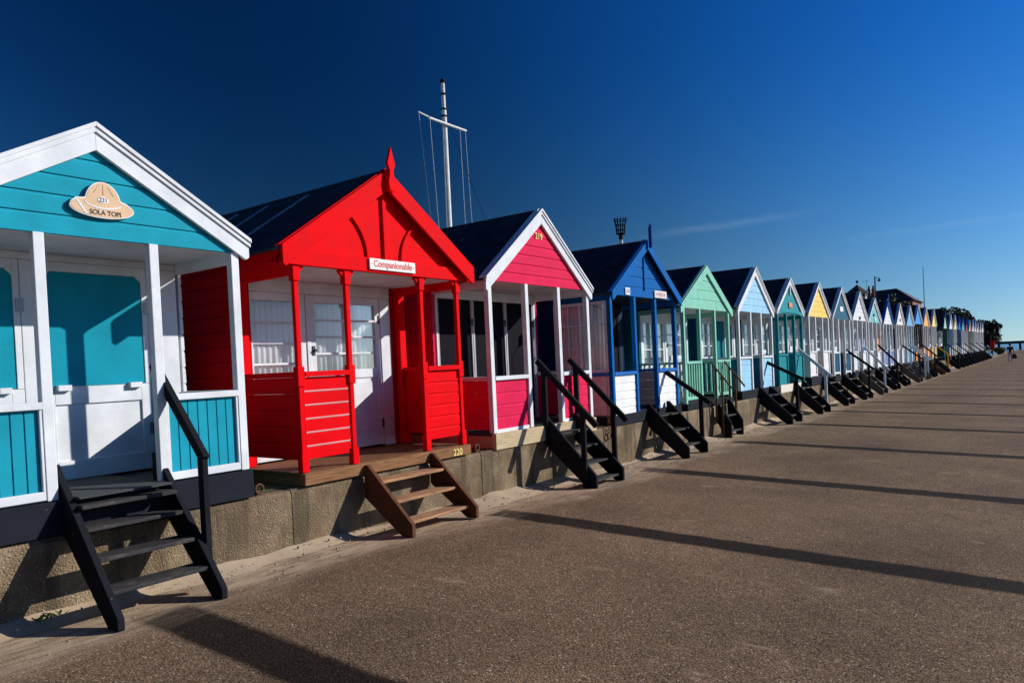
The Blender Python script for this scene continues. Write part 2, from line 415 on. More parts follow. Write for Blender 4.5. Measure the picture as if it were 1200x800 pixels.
def curtain(parent, xx, y0, y1, z0, z1, axis='y', seed=0, gap=.0):
    r = random.Random(seed); mb = MB(); n = max(24, int((y1-y0)/.011)); f1 = r.uniform(70, 95); p1 = r.uniform(0, 6)
    for i in range(n+1):
        y = y0+(y1-y0)*i/n
        for z, a in ((z1, .35), ((z0+z1)/2, .8), (z0, 1.2)):
            d = a*(.012*math.sin(f1*y+p1+.4*math.sin(9*y))+.006*math.sin(33*y+p1))
            mb.v.append((xx+d, y, z) if axis == 'y' else (y, xx+d, z))
    for i in range(n):
        for k in range(2):
            a = i*3+k; mb.f.append((a, a+3, a+4, a+1))
    o = mb.build('curtain', CURT, parent, smooth=True)
    so = o.modifiers.new('s', 'SOLIDIFY'); so.thickness = .003
    return o

# ------------------------------------------------------------------ the huts
BARS = [3, True]
GROUP_H = 'beach huts in a row along the promenade'
def leaf(root, x, y0, y1, z0, z1, typ, seed, near, col, colf):
    """one leaf (door or window) in the room front, hung at plane x, facing +x"""
    bv = .004 if near else 0
    F = paint(colf, .4, .3); w = y1-y0; st = min(.075, w*.12)
    if typ in ('glazed_door', 'glazed_window', 'dark_door', 'dark_window'):
        isdoor = 'door' in typ; zl = z0+(.85 if isdoor else .72); mb = MB()
        mb.box(x-.04, x, y0+.002, y0+st, z0, z1); mb.box(x-.04, x, y1-st, y1-.002, z0, z1)
        mb.box(x-.04, x, y0+st, y1-st, z1-.085, z1); mb.box(x-.04, x, y0+st, y1-st, zl-.05, zl+.05)
        mb.box(x-.04, x, y0+st, y1-st, z0, z0+.13)
        mb.box(x-.034, x-.016, y0+st, y1-st, z0+.13, zl-.05)
        mb.box(x-.016, x-.008, y0+st+.05, y1-st-.05, z0+.18, zl-.10)
        o = mb.build('door' if isdoor else 'window', F, root, bv)
        ga, gb = zl+.05, z1-.085
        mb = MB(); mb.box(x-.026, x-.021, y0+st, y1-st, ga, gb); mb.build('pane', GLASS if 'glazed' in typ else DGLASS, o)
        if 'glazed' in typ:
            mb = MB(); n = BARS[0]
            for k in range(1, n): mb.box(x-.032, x-.006, y0+st, y1-st, ga+(gb-ga)*k/n-.011, ga+(gb-ga)*k/n+.011)
            c = (y0+y1)/2
            if BARS[1]: mb.box(x-.031, x-.007, c-.011, c+.011, ga, gb)
            mb.build('glazing_bars', F, o, .002 if near else 0)
            curtain(o, x-.058, y0+st*.6, y1-st*.6, ga-.03, gb+.03, seed=seed)
        if isdoor and near:
            mb = MB(); mb.box(x, x+.012, y0+.02, y0+.052, zl+.22, zl+.32); mb.tube([(x+.010, y0+.036, zl+.27), (x+.05, y0+.036, zl+.27)], .016, 10)
            mb.build('handle', metal((70,70,74), .35), o)
            mb = MB()
            for z in (z0+.25, z1-.25): mb.box(x-.002, x+.006, y1-.03, y1+.012, z-.05, z+.05)
            mb.build('hinge', metal((60,58,55), .5), o)
    elif typ == 'shutter_door':
        mb = MB(); zl = z0+.76; c = .05
        mb.box(x-.045, x-.006, y0+.004, y1-.004, z0, z1)
        # raised lower panel frame
        for a in ((y0+.004, y0+.09, z0, zl-.02), (y1-.09, y1-.004, z0, zl-.02), (y0+.09, y1-.09, z0, z0+.15), (y0+.09, y1-.09, zl-.16, zl-.02)): mb.box(x-.006, x+.012, *a)
        mb.box(x-.006, x+.012, y0+.004, y0+.05, zl-.018, z1); mb.box(x-.006, x+.012, y1-.05, y1-.004, zl-.018, z1); mb.box(x-.006, x+.012, y0+.05, y1-.05, z1-.075, z1)
        mb.px([(y0+.05, z1-.075), (y0+.05, z1-.075-c), (y0+.05+c, z1-.075)], x-.006, x+.0115); mb.px([(y1-.05, z1-.075), (y1-.05-c, z1-.075), (y1-.05, z1-.075-c)], x-.006, x+.0115)
        o = mb.build('door', F, root, bv)
        mb = MB(); mb.box(x-.005, x+.003, y0+.052, y1-.052, zl-.015, z1-.077); mb.build('shutter_panel', paint(col, .35, .15), o)
        for yy in (y0+.10, y1-.20): MB().box(x+.004, x+.055, yy, yy+.10, zl-.05, zl-.005).build('shutter_bracket', F, o, .003)
        mb = MB()
        for z in (z0+.35, z1-.35): mb.box(x+.012, x+.018, y1-.035, y1+.02, z-.05, z+.05)
        mb.build('hinge', metal((150,150,150), .5), o)
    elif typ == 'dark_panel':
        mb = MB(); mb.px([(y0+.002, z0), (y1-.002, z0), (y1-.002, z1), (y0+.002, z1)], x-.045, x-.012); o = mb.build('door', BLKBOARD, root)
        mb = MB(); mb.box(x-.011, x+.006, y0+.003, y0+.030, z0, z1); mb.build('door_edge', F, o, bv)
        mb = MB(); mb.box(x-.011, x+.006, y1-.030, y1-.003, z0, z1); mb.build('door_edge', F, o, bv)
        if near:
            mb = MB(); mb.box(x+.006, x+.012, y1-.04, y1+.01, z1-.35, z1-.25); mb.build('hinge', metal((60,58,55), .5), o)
    elif typ == 'plank_door':
        mb = MB(); vboards(mb, fr_front(x-.03), y0, y1, z0, z1, .12, .03); mb.build('door', paint(col, .45), root, 0)

def hut(S):
    yc, hw, inn = S['yc'], S['hw'], S['inn']; zf = S['zf']; zg = S['zg']; za = S['za']-(.04 if S['near'] else 0); hb = S['hb']; near = S['near']
    dep = S.get('dep', 3.25); pch = S.get('porch', .95); bv = .005 if near else 0
    root = empty('beach_hut', (0, yc, WT)); tag(root, S['label'], 'beach hut', GROUP_H)
    C = lambda k, d=None: paint(S.get(k, d or S['post']), .40, S.get('wear', .3))
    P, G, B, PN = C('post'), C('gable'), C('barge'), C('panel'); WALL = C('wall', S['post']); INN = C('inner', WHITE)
    RAIL = C('rail', S['post'])
    Y = [yc-hw, yc-inn, yc+inn, yc+hw]; pw = S.get('pw', .07); h = pw/2
    # floor and skirt
    mb = MB(); n = int((2*hw+.1)/.12)
    for k in range(n):
        a = yc-hw-.04+k*(2*hw+.08)/n; mb.box(-dep+.05, -.047, a, a+(2*hw+.08)/n-.006, zf-.03, zf)
    mb.build('floor', S['deck'], root)
    if S.get('skirt_boards', True):
        mb = MB(); mb.box(-.045, S.get('skirt_out', .012), yc-hw-.05, yc+hw+.05, S.get('skirt_z0', WT-.02), zf-.003)
        mb.box(-dep+.1, -.05, yc-hw-.03, yc-hw, WT-.006, zf-.032); mb.box(-dep+.1, -.05, yc+hw, yc+hw+.03, WT-.006, zf-.032)
        mb.build('skirt', S['skirt'], root, bv)
    # room walls
    for s in (-1, 1):
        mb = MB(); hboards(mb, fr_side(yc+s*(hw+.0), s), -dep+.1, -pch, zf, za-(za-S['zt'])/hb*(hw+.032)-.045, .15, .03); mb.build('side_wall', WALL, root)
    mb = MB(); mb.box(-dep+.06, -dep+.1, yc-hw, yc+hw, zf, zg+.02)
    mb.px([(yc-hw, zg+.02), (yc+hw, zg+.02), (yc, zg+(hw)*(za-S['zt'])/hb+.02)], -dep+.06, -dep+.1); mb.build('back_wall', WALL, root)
    # porch ceiling
    mb = MB(); nb = 6
    for k in range(nb):
        a = -pch+k*(pch-.06)/nb; mb.box(a, a+(pch-.06)/nb-.003, yc-hw-.02, yc+hw+.02, zg+.004, zg+.022)
    mb.build('porch_ceiling', INN, root)
    # room front: header, corner posts, mullions
    zt = zg-S.get('head', .13); x = -pch; lv = S['leaves']; mb = MB()
    mb.box(x-.06, x+.015, yc-hw+.03, yc+hw-.03, zt+.002, zg+.002)
    ys = [(yc-hw+.03, yc+lv[0][0])]
    for i, l in enumerate(lv):
        nx = yc+lv[i+1][0] if i+1 < len(lv) else yc+hw-.03
        ys.append((yc+l[1], nx))
    for a, b in ys:
        if b-a > .004: mb.box(x-.06, x+.012, a, b, zf, zt)
    mb.build('room_front', INN, root, bv)
    if S.get('corner'):
        for s in (-1, 1):
            mb = MB(); yy = yc+s*(hw-.03); mb.box(-pch+.013, -pch+.024, yy-s*.02, yy-s*.12, zf+.003, zg-.004); mb.build('corner_board', WALL, root)
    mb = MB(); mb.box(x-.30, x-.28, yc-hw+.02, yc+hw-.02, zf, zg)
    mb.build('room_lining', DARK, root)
    BARS[0], BARS[1] = S.get('bars', (3, True))
    for i, l in enumerate(lv): leaf(root, x, yc+l[0], yc+l[1], zf+.02, zt, l[2], int(yc*10)+i, near, S.get('shutter', S['gable']), S.get('leafcol', WHITE))
    cp = S.get('corner')
    if cp:
        for s in (-1, 1):
            mb = MB(); yy = yc+s*(hw-.03); mb.box(-pch+.016, -pch+.10, yy-.05, yy+.05, zf+.003, zg); mb.build('corner_post', P, root, bv)
    # posts
    for i, yy in enumerate(Y):
        mb = MB(); zb = zf-.02 if S.get('posts_low') else zf+.002
        if S.get('chamfer'):
            g = .013
            mb.box(-.085, -.015, yy-h, yy+h, zb, zb+.16); mb.box(-.085, -.015, yy-h, yy+h, zg-.14, zg+.0)
            mb.box(-.085+g, -.015-g, yy-h+g, yy+h-g, zb+.16, zg-.14)
            if S['panel_h']: mb.box(-.0851, -.0149, yy-h-.001, yy+h+.001, zf+.78, zf+.96)
        else: mb.box(-.085, -.015, yy-h, yy+h, zb, zg)
        mb.build('post', P, root, bv)
        if S.get('brackets'):
            mb = MB()
            for s in (-1, 1):
                if (i == 0 and s < 0) or (i == 3 and s > 0): continue
                mb.px([(yy+s*h, zg), (yy+s*(h+.05), zg), (yy+s*(h+.05), zg-.02), (yy+s*h, zg-.07)], -.07, -.03)
            mb.build('bracket', P, root)
    # eaves beams along the porch sides and front plate
    for s in (-1, 1):
        mb = MB(); yy = yc+s*hw; mb.box(-pch+.001, -.088, yy-.03, yy+.03, zg-.085, za-(za-S['zt'])/hb*(hw+.032)-.045); mb.build('eaves_beam', P, root, bv)
    # lower panels in the bays and at the sides
    zr = S['zr']; zb = S['zb']; st = S['style']; k2 = S.get('panel2', None)
    bays = [(Y[0], Y[1]), (Y[2], Y[3])]
    for bi, (a, b) in enumerate(bays):
        mb = MB(); fr = fr_front(-.072)
        if st == 'h': hboards(mb, fr, a+h, b-h, zb, zr-.05, S.get('pitch', .135))
        elif st == 'v': vboards(mb, fr, a+h+.02, b-h-.02, zb+.06, zr-.05)
        elif st == 'flat': mb.box(-.06, -.04, a+h, b-h, zb+.05, zr-.05); mb.box(-.04, -.03, a+h+.06, b-h-.06, zb+.11, zr-.11)
        else: balusters(mb, fr_front(-.066), a+h, b-h, zb, zr-.05)
        o = mb.build('porch_panel', PN, root)
        mb = MB(); mb.box(-.09, -.008, a+h+.001, b-h-.001, zr-.05, zr)
        mb.build('rail', RAIL, o, bv)
        if st in ('v', 'flat'):
            mb = MB()
            if st == 'v': mb.px([(a+h, zb), (b-h, zb), (b-h, zr-.0505), (b-h-.02, zr-.0505), (b-h-.02, zb+.06), (a+h+.02, zb+.06), (a+h+.02, zr-.0505), (a+h, zr-.0505)], -.08, -.021)
            else: mb.box(-.08, -.02, a+h, b-h, zb, zb+.06)
            mb.build('panel_frame', RAIL, o, bv)
        if st == 'h' and S.get('bottom_rail'): MB().box(-.08, -.03, a+h, b-h, zb-.05, zb-.001).build('bottom_rail', RAIL, o, bv)
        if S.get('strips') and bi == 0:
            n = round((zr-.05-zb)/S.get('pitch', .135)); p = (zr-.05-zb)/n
            for k in range(1, n): MB().box(-.06, -.0405, a+h+.004, b-h-.004, zb+k*p-.013, zb+k*p+.002).build('ledge_highlight', paint((214,150,150), .35, .2), o)  # pale strips put the sun-catching board ledges into the colour
    for s in (-1, 1):
        yy = yc+s*hw; mb = MB(); fr = fr_side(yy-s*.012, s)
        if st == 'b': balusters(mb, fr_side(yy-s*.015, s), -pch+.03, -.09, zb, zr-.05)
        else: hboards(mb, fr, -pch+.02, -.088, zb, zr-.05, .15)
        o = mb.build('side_panel', C('sidepanel', S['panel']), root)
        mb = MB(); mb.box(-pch+.02, -.088, yy-.04, yy+.04, zr-.05, zr); mb.build('rail', RAIL, o, bv)
    if S.get('side_window'):      # glazed porch side facing the neighbour
        yy = yc-hw; mb = MB(); a, b, c, d = -pch+.03, -.09, zr+.002, zg-.088
        mb.box(a, a+.05, yy-.02, yy+.02, c, d); mb.box(b-.05, b, yy-.02, yy+.02, c, d); mb.box(a+.05, b-.05, yy-.02, yy+.02, c, c+.05); mb.box(a+.05, b-.05, yy-.02, yy+.02, d-.05, d)
        m = (a+b)/2; mb.box(m-.02, m+.02, yy-.02, yy+.02, c+.05, d-.05)
        for f in (.36, .68): mb.box(a+.05, b-.05, yy-.017, yy+.017, c+(d-c)*f-.012, c+(d-c)*f+.012)
        for q in (.27, .73): mb.box(a+(b-a)*q-.01, a+(b-a)*q+.01, yy-.016, yy+.016, c+.05, d-.05)
        o = mb.build('side_window', paint(WHITE), root, .003)
        mb = MB(); mb.box(a+.05, b-.05, yy-.003, yy+.003, c+.05, d-.05); mb.build('pane', GLASS, o)
        curtain(o, yy+.07, a+.02, b-.02, c+.0, d-.02, axis='x', seed=5)
    # gable
    ztip = S['zt']; sl = (za-ztip)/hb
    lim = lambda z: (yc-max(0, (za-.10-z)/sl), yc+max(0, (za-.10-z)/sl))
    mb = MB(); g0 = zg+.001
    if S.get('gable_style', 'h') == 'h':
        hboards(mb, fr_front(-.055), 0, 0, g0, za-.12, S.get('gpitch', .15), .03, lim)
    else:
        mb.px([(lim(g0)[0], g0), (lim(g0)[1], g0), (yc, za-.10)], -.055, -.03)
    go = mb.build('gable', G, root)
    if S.get('beam'):
        mb = MB(); zb2 = S['beam']; mb.px([(yc-hb+.02, zg), (yc+hb-.02, zg), (yc+hb-.02-.0, zg+.05), (yc+lim(zb2)[1]-yc, zb2), (yc+lim(zb2)[0]-yc, zb2), (yc-hb+.02, zg+.05)], -.024, .006)
        mb.build('gable_beam', G, root, .003)
        mb = MB(); mb.box(-.029, .0, yc-.022, yc+.022, zb2+.001, za-.25)
        for s in (-1, 1):    # curved braces
            pts = []
            for k in range(9):
                t = k/8; pts.append((yc+s*(.235+.20*(t**2.2)), zb2+.002+.40*t))
            for p, q in zip(pts[:-1], pts[1:]):
                mb.px([(p[0]-.018, p[1]), (p[0]+.018, p[1]), (q[0]+.018, q[1]), (q[0]-.018, q[1])], -.029, -.004)
        mb.build('gable_brace', G, root)
    if S.get('king'):
        mb = MB(); mb.box(-.024, -.004, yc-.016, yc+.016, zg+.12, za-.30); mb.build('king_strip', B, root)
        mb = MB(); mb.box(-.024, -.006, lim(zg+.02)[0]+.12, lim(zg+.02)[1]-.12, zg+.002, zg+.11); mb.build('gable_beam', G, root)
    if S.get('arch'):
        mb = MB(); pts = [(yc-hw, zg+.1), (yc+hw, zg+.1)]
        for k in range(17):
            t = 1-k/16*2; pts.append((yc+t*hw, zg+.035-.07*abs(t)**3.0))
        mb.px(pts, -.022, -.004); mb.build('arched_fascia', G, root)
    # bargeboards
    bw = S.get('bw', .17); ln = math.hypot(1, sl); dz = bw*ln; X0, X1 = S.get('bx', (-.022, .012))
    for s in (-1, 1):
        mb = MB(); tip = yc+s*hb
        mb.px([(yc, za), (tip, ztip), (tip, ztip-dz*.80), (tip-s*.03, ztip-dz+.03*sl), (yc, za-dz)], X0, X1)
        if S.get('mould', True):
            mb.px([(yc, za+.004), (tip+s*.01, ztip+.004-.01*sl), (tip+s*.01, ztip-.055*ln-.01*sl), (yc, za-.055*ln)], X1, X1+.014)
            mb.px([(yc, za+.008), (tip+s*.014, ztip+.008-.014*sl), (tip+s*.014, ztip-.022*ln-.014*sl), (yc, za-.022*ln)], X1+.014, X1+.026)
        mb.build('bargeboard', B, root, .003 if near else 0)
    # roof: two felted slopes, ridge roll
    mb = MB(); th = .03
    for s in (-1, 1):
        tip = yc+s*(hb+.012)
        mb.px([(yc, za-.042), (tip, ztip-.042-.012*sl), (tip, ztip-.042+th-.012*sl), (yc, za-.042+th)], X0-.001, -dep)
        # overlapping felt courses
        for q in range(1, 4):
            f = q/4; yy = yc+s*hb*f; zz = za-sl*hb*f-.042+th
            mb.px([(yy, zz-.001), (yy-s*.30, zz+.30*sl-.001), (yy-s*.30, zz+.30*sl+.001), (yy, zz+.010)], X0-.002, -dep+.01)
    mb.px([(yc-.07, za+th-.042-.07*sl+.002), (yc+.07, za+th-.042-.07*sl+.002), (yc+.03, za+th-.040), (yc, za+th-.030), (yc-.03, za+th-.040)], X0-.003, -dep+.02)
    ro = mb.build('roof', FELT, root)
    if S.get('verge', True):
        for s in (-1, 1):
            mb = MB(); tip = yc+s*(hb+.013); e = .013*sl
            mb.px([(yc, za+.012), (tip, ztip+.012-e), (tip, ztip-.008-e), (yc, za-.008)], X0-.055, X0-.0015)
            mb.build('verge_board', B, root)
    if S.get('battens'):
        for xx in (-1.02, -1.75, -2.35):
            mb = MB()
            mb.px([(yc-.14, za-.008-.14*sl), (yc-hb-.005, ztip-.008), (yc-hb-.005, ztip+.006), (yc-.14, za+.006-.14*sl)], xx-.028, xx+.028)
            mb.build('roof_batten', paint((150,152,160), .6), ro)
    fi = S.get('finial')
    if fi == 'spear':
        mb = MB(); z = za; x0, x1 = X1+.026, X1+.058
        mb.px([(yc, z+.21), (yc+.052, z+.045), (yc+.05, z+.02), (yc+.028, z-.02), (yc+.030, z-.08), (yc+.046, z-.14), (yc+.03, z-.235), (yc+.02, z-.225), (yc+.012, z-.25), (yc, z-.235), (yc-.012, z-.25), (yc-.02, z-.225), (yc-.03, z-.235),
               (yc-.046, z-.14), (yc-.030, z-.08), (yc-.028, z-.02), (yc-.05, z+.02), (yc-.052, z+.045)], x0, x1)
        mb.build('finial', B, root, .004)
    elif fi == 'stake':
        mb = MB(); mb.beam((X1+.05, yc, za-.14), (X1+.05, yc, za+.20), .05, .05); mb.lathe((X1+.05, yc, za+.199), [(.034,0),(.002,.07)], 4); mb.build('finial', C('finialcol', S['barge']), root, .004)
    elif fi == 'thin':
        mb = MB(); mb.beam((X1+.03, yc, za-.10), (X1+.03, yc, za+.26), .035, .035); mb.build('finial', C('finialcol', S['barge']), root)
    elif fi == 'drop':
        mb = MB(); mb.box(X1-.03, X1-.002, yc-.022, yc+.022, za-.42, za-.14); mb.box(X1-.03, X1-.001, yc-.035, yc+.035, za-.45, za-.42); mb.build('finial', paint(WHITE), root)
    return root

# ---- specifications
T_TURQ = (30,150,172); T_RED = (228,0,12); T_CRIM = (218,34,80); T_BLUE = (0,96,168); T_MINT = (136,200,178); T_SKY = (158,206,232)
T_TEAL = (30,136,144); T_YEL = (242,206,116); T_SLATE = (52,100,124)
BLK_SK = paint((36,38,46), .5, .3); WOOD_SK = timber((196,176,140), .75, .6); BRN_SK = timber((140,100,68), .8, 1.2); WHITE_SK = paint((222,214,198), .5, .5)
def L(*a): return list(a)
D2 = lambda hw: L((-hw+.10, -.03, 'glazed_window'), (.03, hw-.10, 'glazed_door'))
base = dict(hw=1.12, inn=.40, zf=.80, zg=2.62, za=3.62, hb=1.27, zt=2.72, zr=1.52, zb=.86, style='h', near=False, deck=DECK_GREY, skirt=BLK_SK, post=WHITE, gable=WHITE, barge=WHITE, panel=WHITE)
def spec(**k): d = dict(base); d.update(k); return d
H = []
H.append(spec(yc=2.45, hw=1.07, inn=.39, zf=.87, zg=2.68, za=3.53, hb=1.19, zt=2.80, zr=1.54, zb=.88, style='v', near=True, post=WHITE, gable=T_TURQ, barge=WHITE, panel=T_TURQ, sidepanel=T_TURQ, bw=.165, gpitch=.145,
    leaves=L((-.94, -.20, 'shutter_door'), (-.085, .775, 'shutter_door')), head=.055, shutter=(22,144,166), porch=.92, skirt_out=.016, skirt_z0=WT+.0,
    label='turquoise beach hut with white bargeboards and a sun helmet sign on its gable'))
H.append(spec(yc=5.24, hw=1.11, inn=.515, zf=.755, zg=2.63, za=3.72, hb=1.31, zt=2.79, zr=1.67, zb=.87, near=True, post=T_RED, gable=T_RED, barge=T_RED, panel=T_RED, wall=(170,8,22), pw=.075, chamfer=True, brackets=True,  # wall: the same red, with the shade of the side put into it
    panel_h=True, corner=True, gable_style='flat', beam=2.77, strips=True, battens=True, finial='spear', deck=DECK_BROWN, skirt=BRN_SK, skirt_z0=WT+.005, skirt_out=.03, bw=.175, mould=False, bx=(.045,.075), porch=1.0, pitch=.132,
    bars=(4, False), leaves=L((-1.0, -.27, 'glazed_window'), (-.22, .80, 'glazed_door')), label='bright red beach hut with a spear-shaped finial and a white name sign'))
H.append(spec(yc=8.10, hw=1.16, inn=.385, zf=.82, zg=2.68, za=3.74, hb=1.26, zt=2.72, zr=1.51, zb=.86, near=True, gable=T_CRIM, panel=T_CRIM, bottom_rail=True, bw=.155, gpitch=.135, skirt=WOOD_SK, skirt_out=.02, corner=False,
    leaves=L((-1.10, -.38, 'dark_panel'), (-.37, .37, 'dark_panel'), (.38, 1.08, 'dark_panel')), leafcol=(176,178,182), wall=T_CRIM, label='crimson beach hut with white posts and a brass number high on its gable'))
H.append(spec(yc=11.17, hw=1.2, inn=.39, zf=.78, zg=2.66, za=3.66, hb=1.31, zt=2.70, zr=1.45, zb=.76, near=True, post=T_BLUE, gable=T_BLUE, barge=T_BLUE, panel=(236,236,234), sidepanel=(222,200,206), wall=(16,40,92), rail=(40,110,190), bw=.13, gpitch=.17,  # sidepanel: white boards, their pinkish shade put into the colour
    king=True, finial='stake', finialcol=(10,62,128), bx=(.05,.08), mould=False, side_window=True, inner=(40,52,70), leafcol=(26,44,70), porch=1.1,
    leaves=L((-1.05, -.38, 'dark_panel'), (-.34, .34, 'dark_panel'), (.38, 1.05, 'dark_panel')), label='royal blue beach hut with white lower panels and a tall blue finial'))
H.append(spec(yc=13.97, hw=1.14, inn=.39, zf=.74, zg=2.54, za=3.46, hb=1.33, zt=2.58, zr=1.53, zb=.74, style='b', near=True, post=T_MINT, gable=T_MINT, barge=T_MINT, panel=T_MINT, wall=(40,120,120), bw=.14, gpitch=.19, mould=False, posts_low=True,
    leaves=D2(1.14), label='mint green beach hut with slatted baluster panels round its porch'))
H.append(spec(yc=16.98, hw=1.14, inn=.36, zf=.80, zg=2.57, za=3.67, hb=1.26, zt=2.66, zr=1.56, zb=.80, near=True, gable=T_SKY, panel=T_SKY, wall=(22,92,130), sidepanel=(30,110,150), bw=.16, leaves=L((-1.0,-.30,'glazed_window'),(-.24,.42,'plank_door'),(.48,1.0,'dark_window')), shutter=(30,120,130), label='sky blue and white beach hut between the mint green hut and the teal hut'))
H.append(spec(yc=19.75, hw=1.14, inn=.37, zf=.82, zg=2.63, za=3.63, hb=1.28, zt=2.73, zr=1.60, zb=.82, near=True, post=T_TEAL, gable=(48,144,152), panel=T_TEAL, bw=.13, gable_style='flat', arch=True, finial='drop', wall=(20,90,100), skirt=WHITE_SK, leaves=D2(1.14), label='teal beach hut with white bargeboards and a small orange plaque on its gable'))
H.append(spec(yc=22.75, gable=T_YEL, panel=(228,226,222), style='flat', zg=2.60, za=3.63, zf=.86, zb=.88, zr=1.60, leaves=D2(1.12), bw=.13, label='white beach hut with a pale yellow gable, standing next to the teal hut'))
H.append(spec(yc=25.6, gable=T_SLATE, panel=(26,84,112), style='flat', gable_style='flat', za=3.68, zr=1.56, leaves=D2(1.12), bw=.12, label='beach hut with a slate blue gable and a small white plaque on it'))
H.append(spec(yc=28.55, za=3.66, panel=(216,222,224), leaves=D2(1.12), bw=.13, label='all white beach hut standing beside the slate blue one'))
H.append(spec(yc=31.3, za=3.58, gable=(126,188,192), panel=(226,228,228), style='flat', leaves=D2(1.12), bw=.13, label='white beach hut with a pale teal gable under white bargeboards'))
H.append(spec(yc=34.3, za=3.62, barge=(60,120,190), panel=(120,142,200), style='flat', finial='thin', leaves=L((-1.0,-.1,'plank_door'),(0,.95,'glazed_door')), shutter=(30,110,200), bw=.10, label='white gabled beach hut with thin blue bargeboards and lilac blue panels'))
H.append(spec(yc=37.5, za=3.62, panel=(214,220,232), shutter=(230,130,40), leaves=L((-1.0,-.2,'glazed_window'),(-.1,.5,'plank_door'),(.55,1.0,'plank_door')), bw=.13, label='white beach hut with one dark round spot on its gable'))
H.append(spec(yc=40.45, za=3.62, gable=(120,176,214), panel=(176,212,232), post=(196,216,224), inner=(30,100,120), wall=(30,100,120), leaves=D2(1.12), bw=.12, label='pale blue gabled beach hut with a dark teal porch'))
H.append(spec(yc=43.25, za=3.80, zg=2.78, zt=2.86, gable=(70,150,226), panel=(240,150,50), post=(70,64,60), inner=(90,70,60), leaves=D2(1.12), bw=.10, label='bright blue gabled beach hut with orange lower panels'))
H.append(spec(yc=46.35, za=3.76, zg=2.72, zt=2.82, gable=(248,176,110), panel=(250,168,96), leaves=D2(1.12), bw=.12, label='white beach hut with a peach orange gable and orange panels'))
H.append(spec(yc=49.6, za=3.76, zg=2.72, zt=2.82, gable=(250,222,120), panel=(250,206,70), leaves=D2(1.12), bw=.12, label='white beach hut with yellow gable and panels, last before the gap in the row'))
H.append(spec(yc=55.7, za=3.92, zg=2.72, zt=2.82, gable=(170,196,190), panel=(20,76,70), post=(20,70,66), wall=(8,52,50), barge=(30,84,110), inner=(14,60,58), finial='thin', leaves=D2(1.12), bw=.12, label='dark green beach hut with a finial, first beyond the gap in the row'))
far = [(59.0, dict(post=(120,150,180), panel=(206,216,224), inner=(24,70,100)), 'blue-edged white far hut standing next after the dark green one'),
 (62.0, dict(gable=(248,226,150), panel=(226,206,140)), 'far hut with a cream yellow gable, second after the dark green one'),
 (65.1, dict(barge=(20,80,180), gable=(40,100,190), post=(60,90,130), panel=(200,214,226)), 'far deep blue gabled hut, third after the dark green one'),
 (68.2, dict(gable=(80,170,180), barge=(40,130,170), panel=(214,220,220)), 'far hut with a teal gable and teal bargeboards'),
 (71.3, dict(gable=(180,60,60), barge=(30,80,170), panel=(230,232,230), inner=(60,80,110)), 'far hut with red gable and blue bargeboards'),
 (74.4, dict(gable=(236,190,176), post=(150,140,130), panel=(224,220,216)), 'far hut with a pinkish gable and grey posts'),
 (77.5, dict(gable=(232,226,214), post=(180,186,190)), 'pale cream far hut, fifth from the far end of the row'),
 (80.5, dict(gable=(196,214,232), panel=(190,204,224)), 'far hut with an icy blue gable, fourth from the far end'),
 (83.5, dict(gable=(236,238,238), panel=(230,236,236)), 'plain white far hut, third from the far end of the row'),
 (86.5, dict(gable=(226,206,206), panel=(216,206,206)), 'rosy white far hut, next to last in the row'),
 (89.5, dict(gable=(206,226,236), panel=(196,212,230)), 'pale far hut at the very end of the row, before the dark trees')]
for i, (yc, kw, lab) in enumerate(far):
    H.append(spec(yc=yc, za=3.74+.04*math.sin(i*2.1), zg=2.72, zt=2.82, leaves=D2(1.12), bw=.12, label=lab, **kw))
huts = [hut(s) for s in H]
rj = random.Random(31)
for i, r in enumerate(huts):
    if i >= 4: r.rotation_euler = (rj.uniform(-.004, .004), 0, rj.uniform(-.014, .014)); r.location.x += rj.uniform(-.03, .0); r.location.z += rj.uniform(-.012, .03)

# ---- signs and numbers
def plate(root, name, y0, y1, z0, z1, x, mat, bev=.003, th=.018):
    return MB().box(x, x+th, y0, y1, z0, z1).build(name, mat, root, bev)
INK = mat_simple('sign_ink', (.03,.02,.018), .5); REDINK = mat_simple('sign_red', (.55,.04,.03), .5)
# sun helmet sign of the first hut
hc_y, hc_z, HK = 2.475, 2.925, .63
def ell(cy, cz, a, b, t0, t1, n): return [(cy+a*math.cos(t0+(t1-t0)*k/n), cz+b*math.sin(t0+(t1-t0)*k/n)) for k in range(n+1)]
def hat_outline(g=0.0):
    brim = ell(hc_y, hc_z-.055, .335+g, .098+g, PI*.93, PI*2.07, 34)
    pts = list(brim)
    pts += [(hc_y+.325+g, hc_z-.022), (hc_y+.26+g, hc_z+.015+g), (hc_y+.20+g, hc_z+.035+g)]
    pts += ell(hc_y+.01, hc_z-.01, .185+g, .228+g, PI*.08, PI*.92, 26)
    pts += [(hc_y-.20-g, hc_z+.03+g), (hc_y-.27-g, hc_z+.022+g), (hc_y-.322-g, hc_z-.012)]
    return pts
sg = MB().px(hat_outline(.012), -.012, .010).build('sign', paint((236,232,226), .4, .05), huts[0])
MB().px(hat_outline(0), .0101, .0125).build('hat_face', paint((224,190,154), .5, .05), sg)
mb = MB()   # hat band
up = ell(hc_y+.005, hc_z+.022, .20, .070, PI*1.02, PI*1.98, 20); dn = ell(hc_y+.005, hc_z+.006, .20, .070, PI*1.98, PI*1.02, 20)
mb.px(up+dn, .0126, .015)
mb.px([(hc_y-.285, hc_z+.008), (hc_y-.262, hc_z+.012), (hc_y-.165, hc_z-.135), (hc_y-.195, hc_z-.130)], .0126, .0145)
mb.build('hat_band', paint((226,228,230), .4, .05), sg)
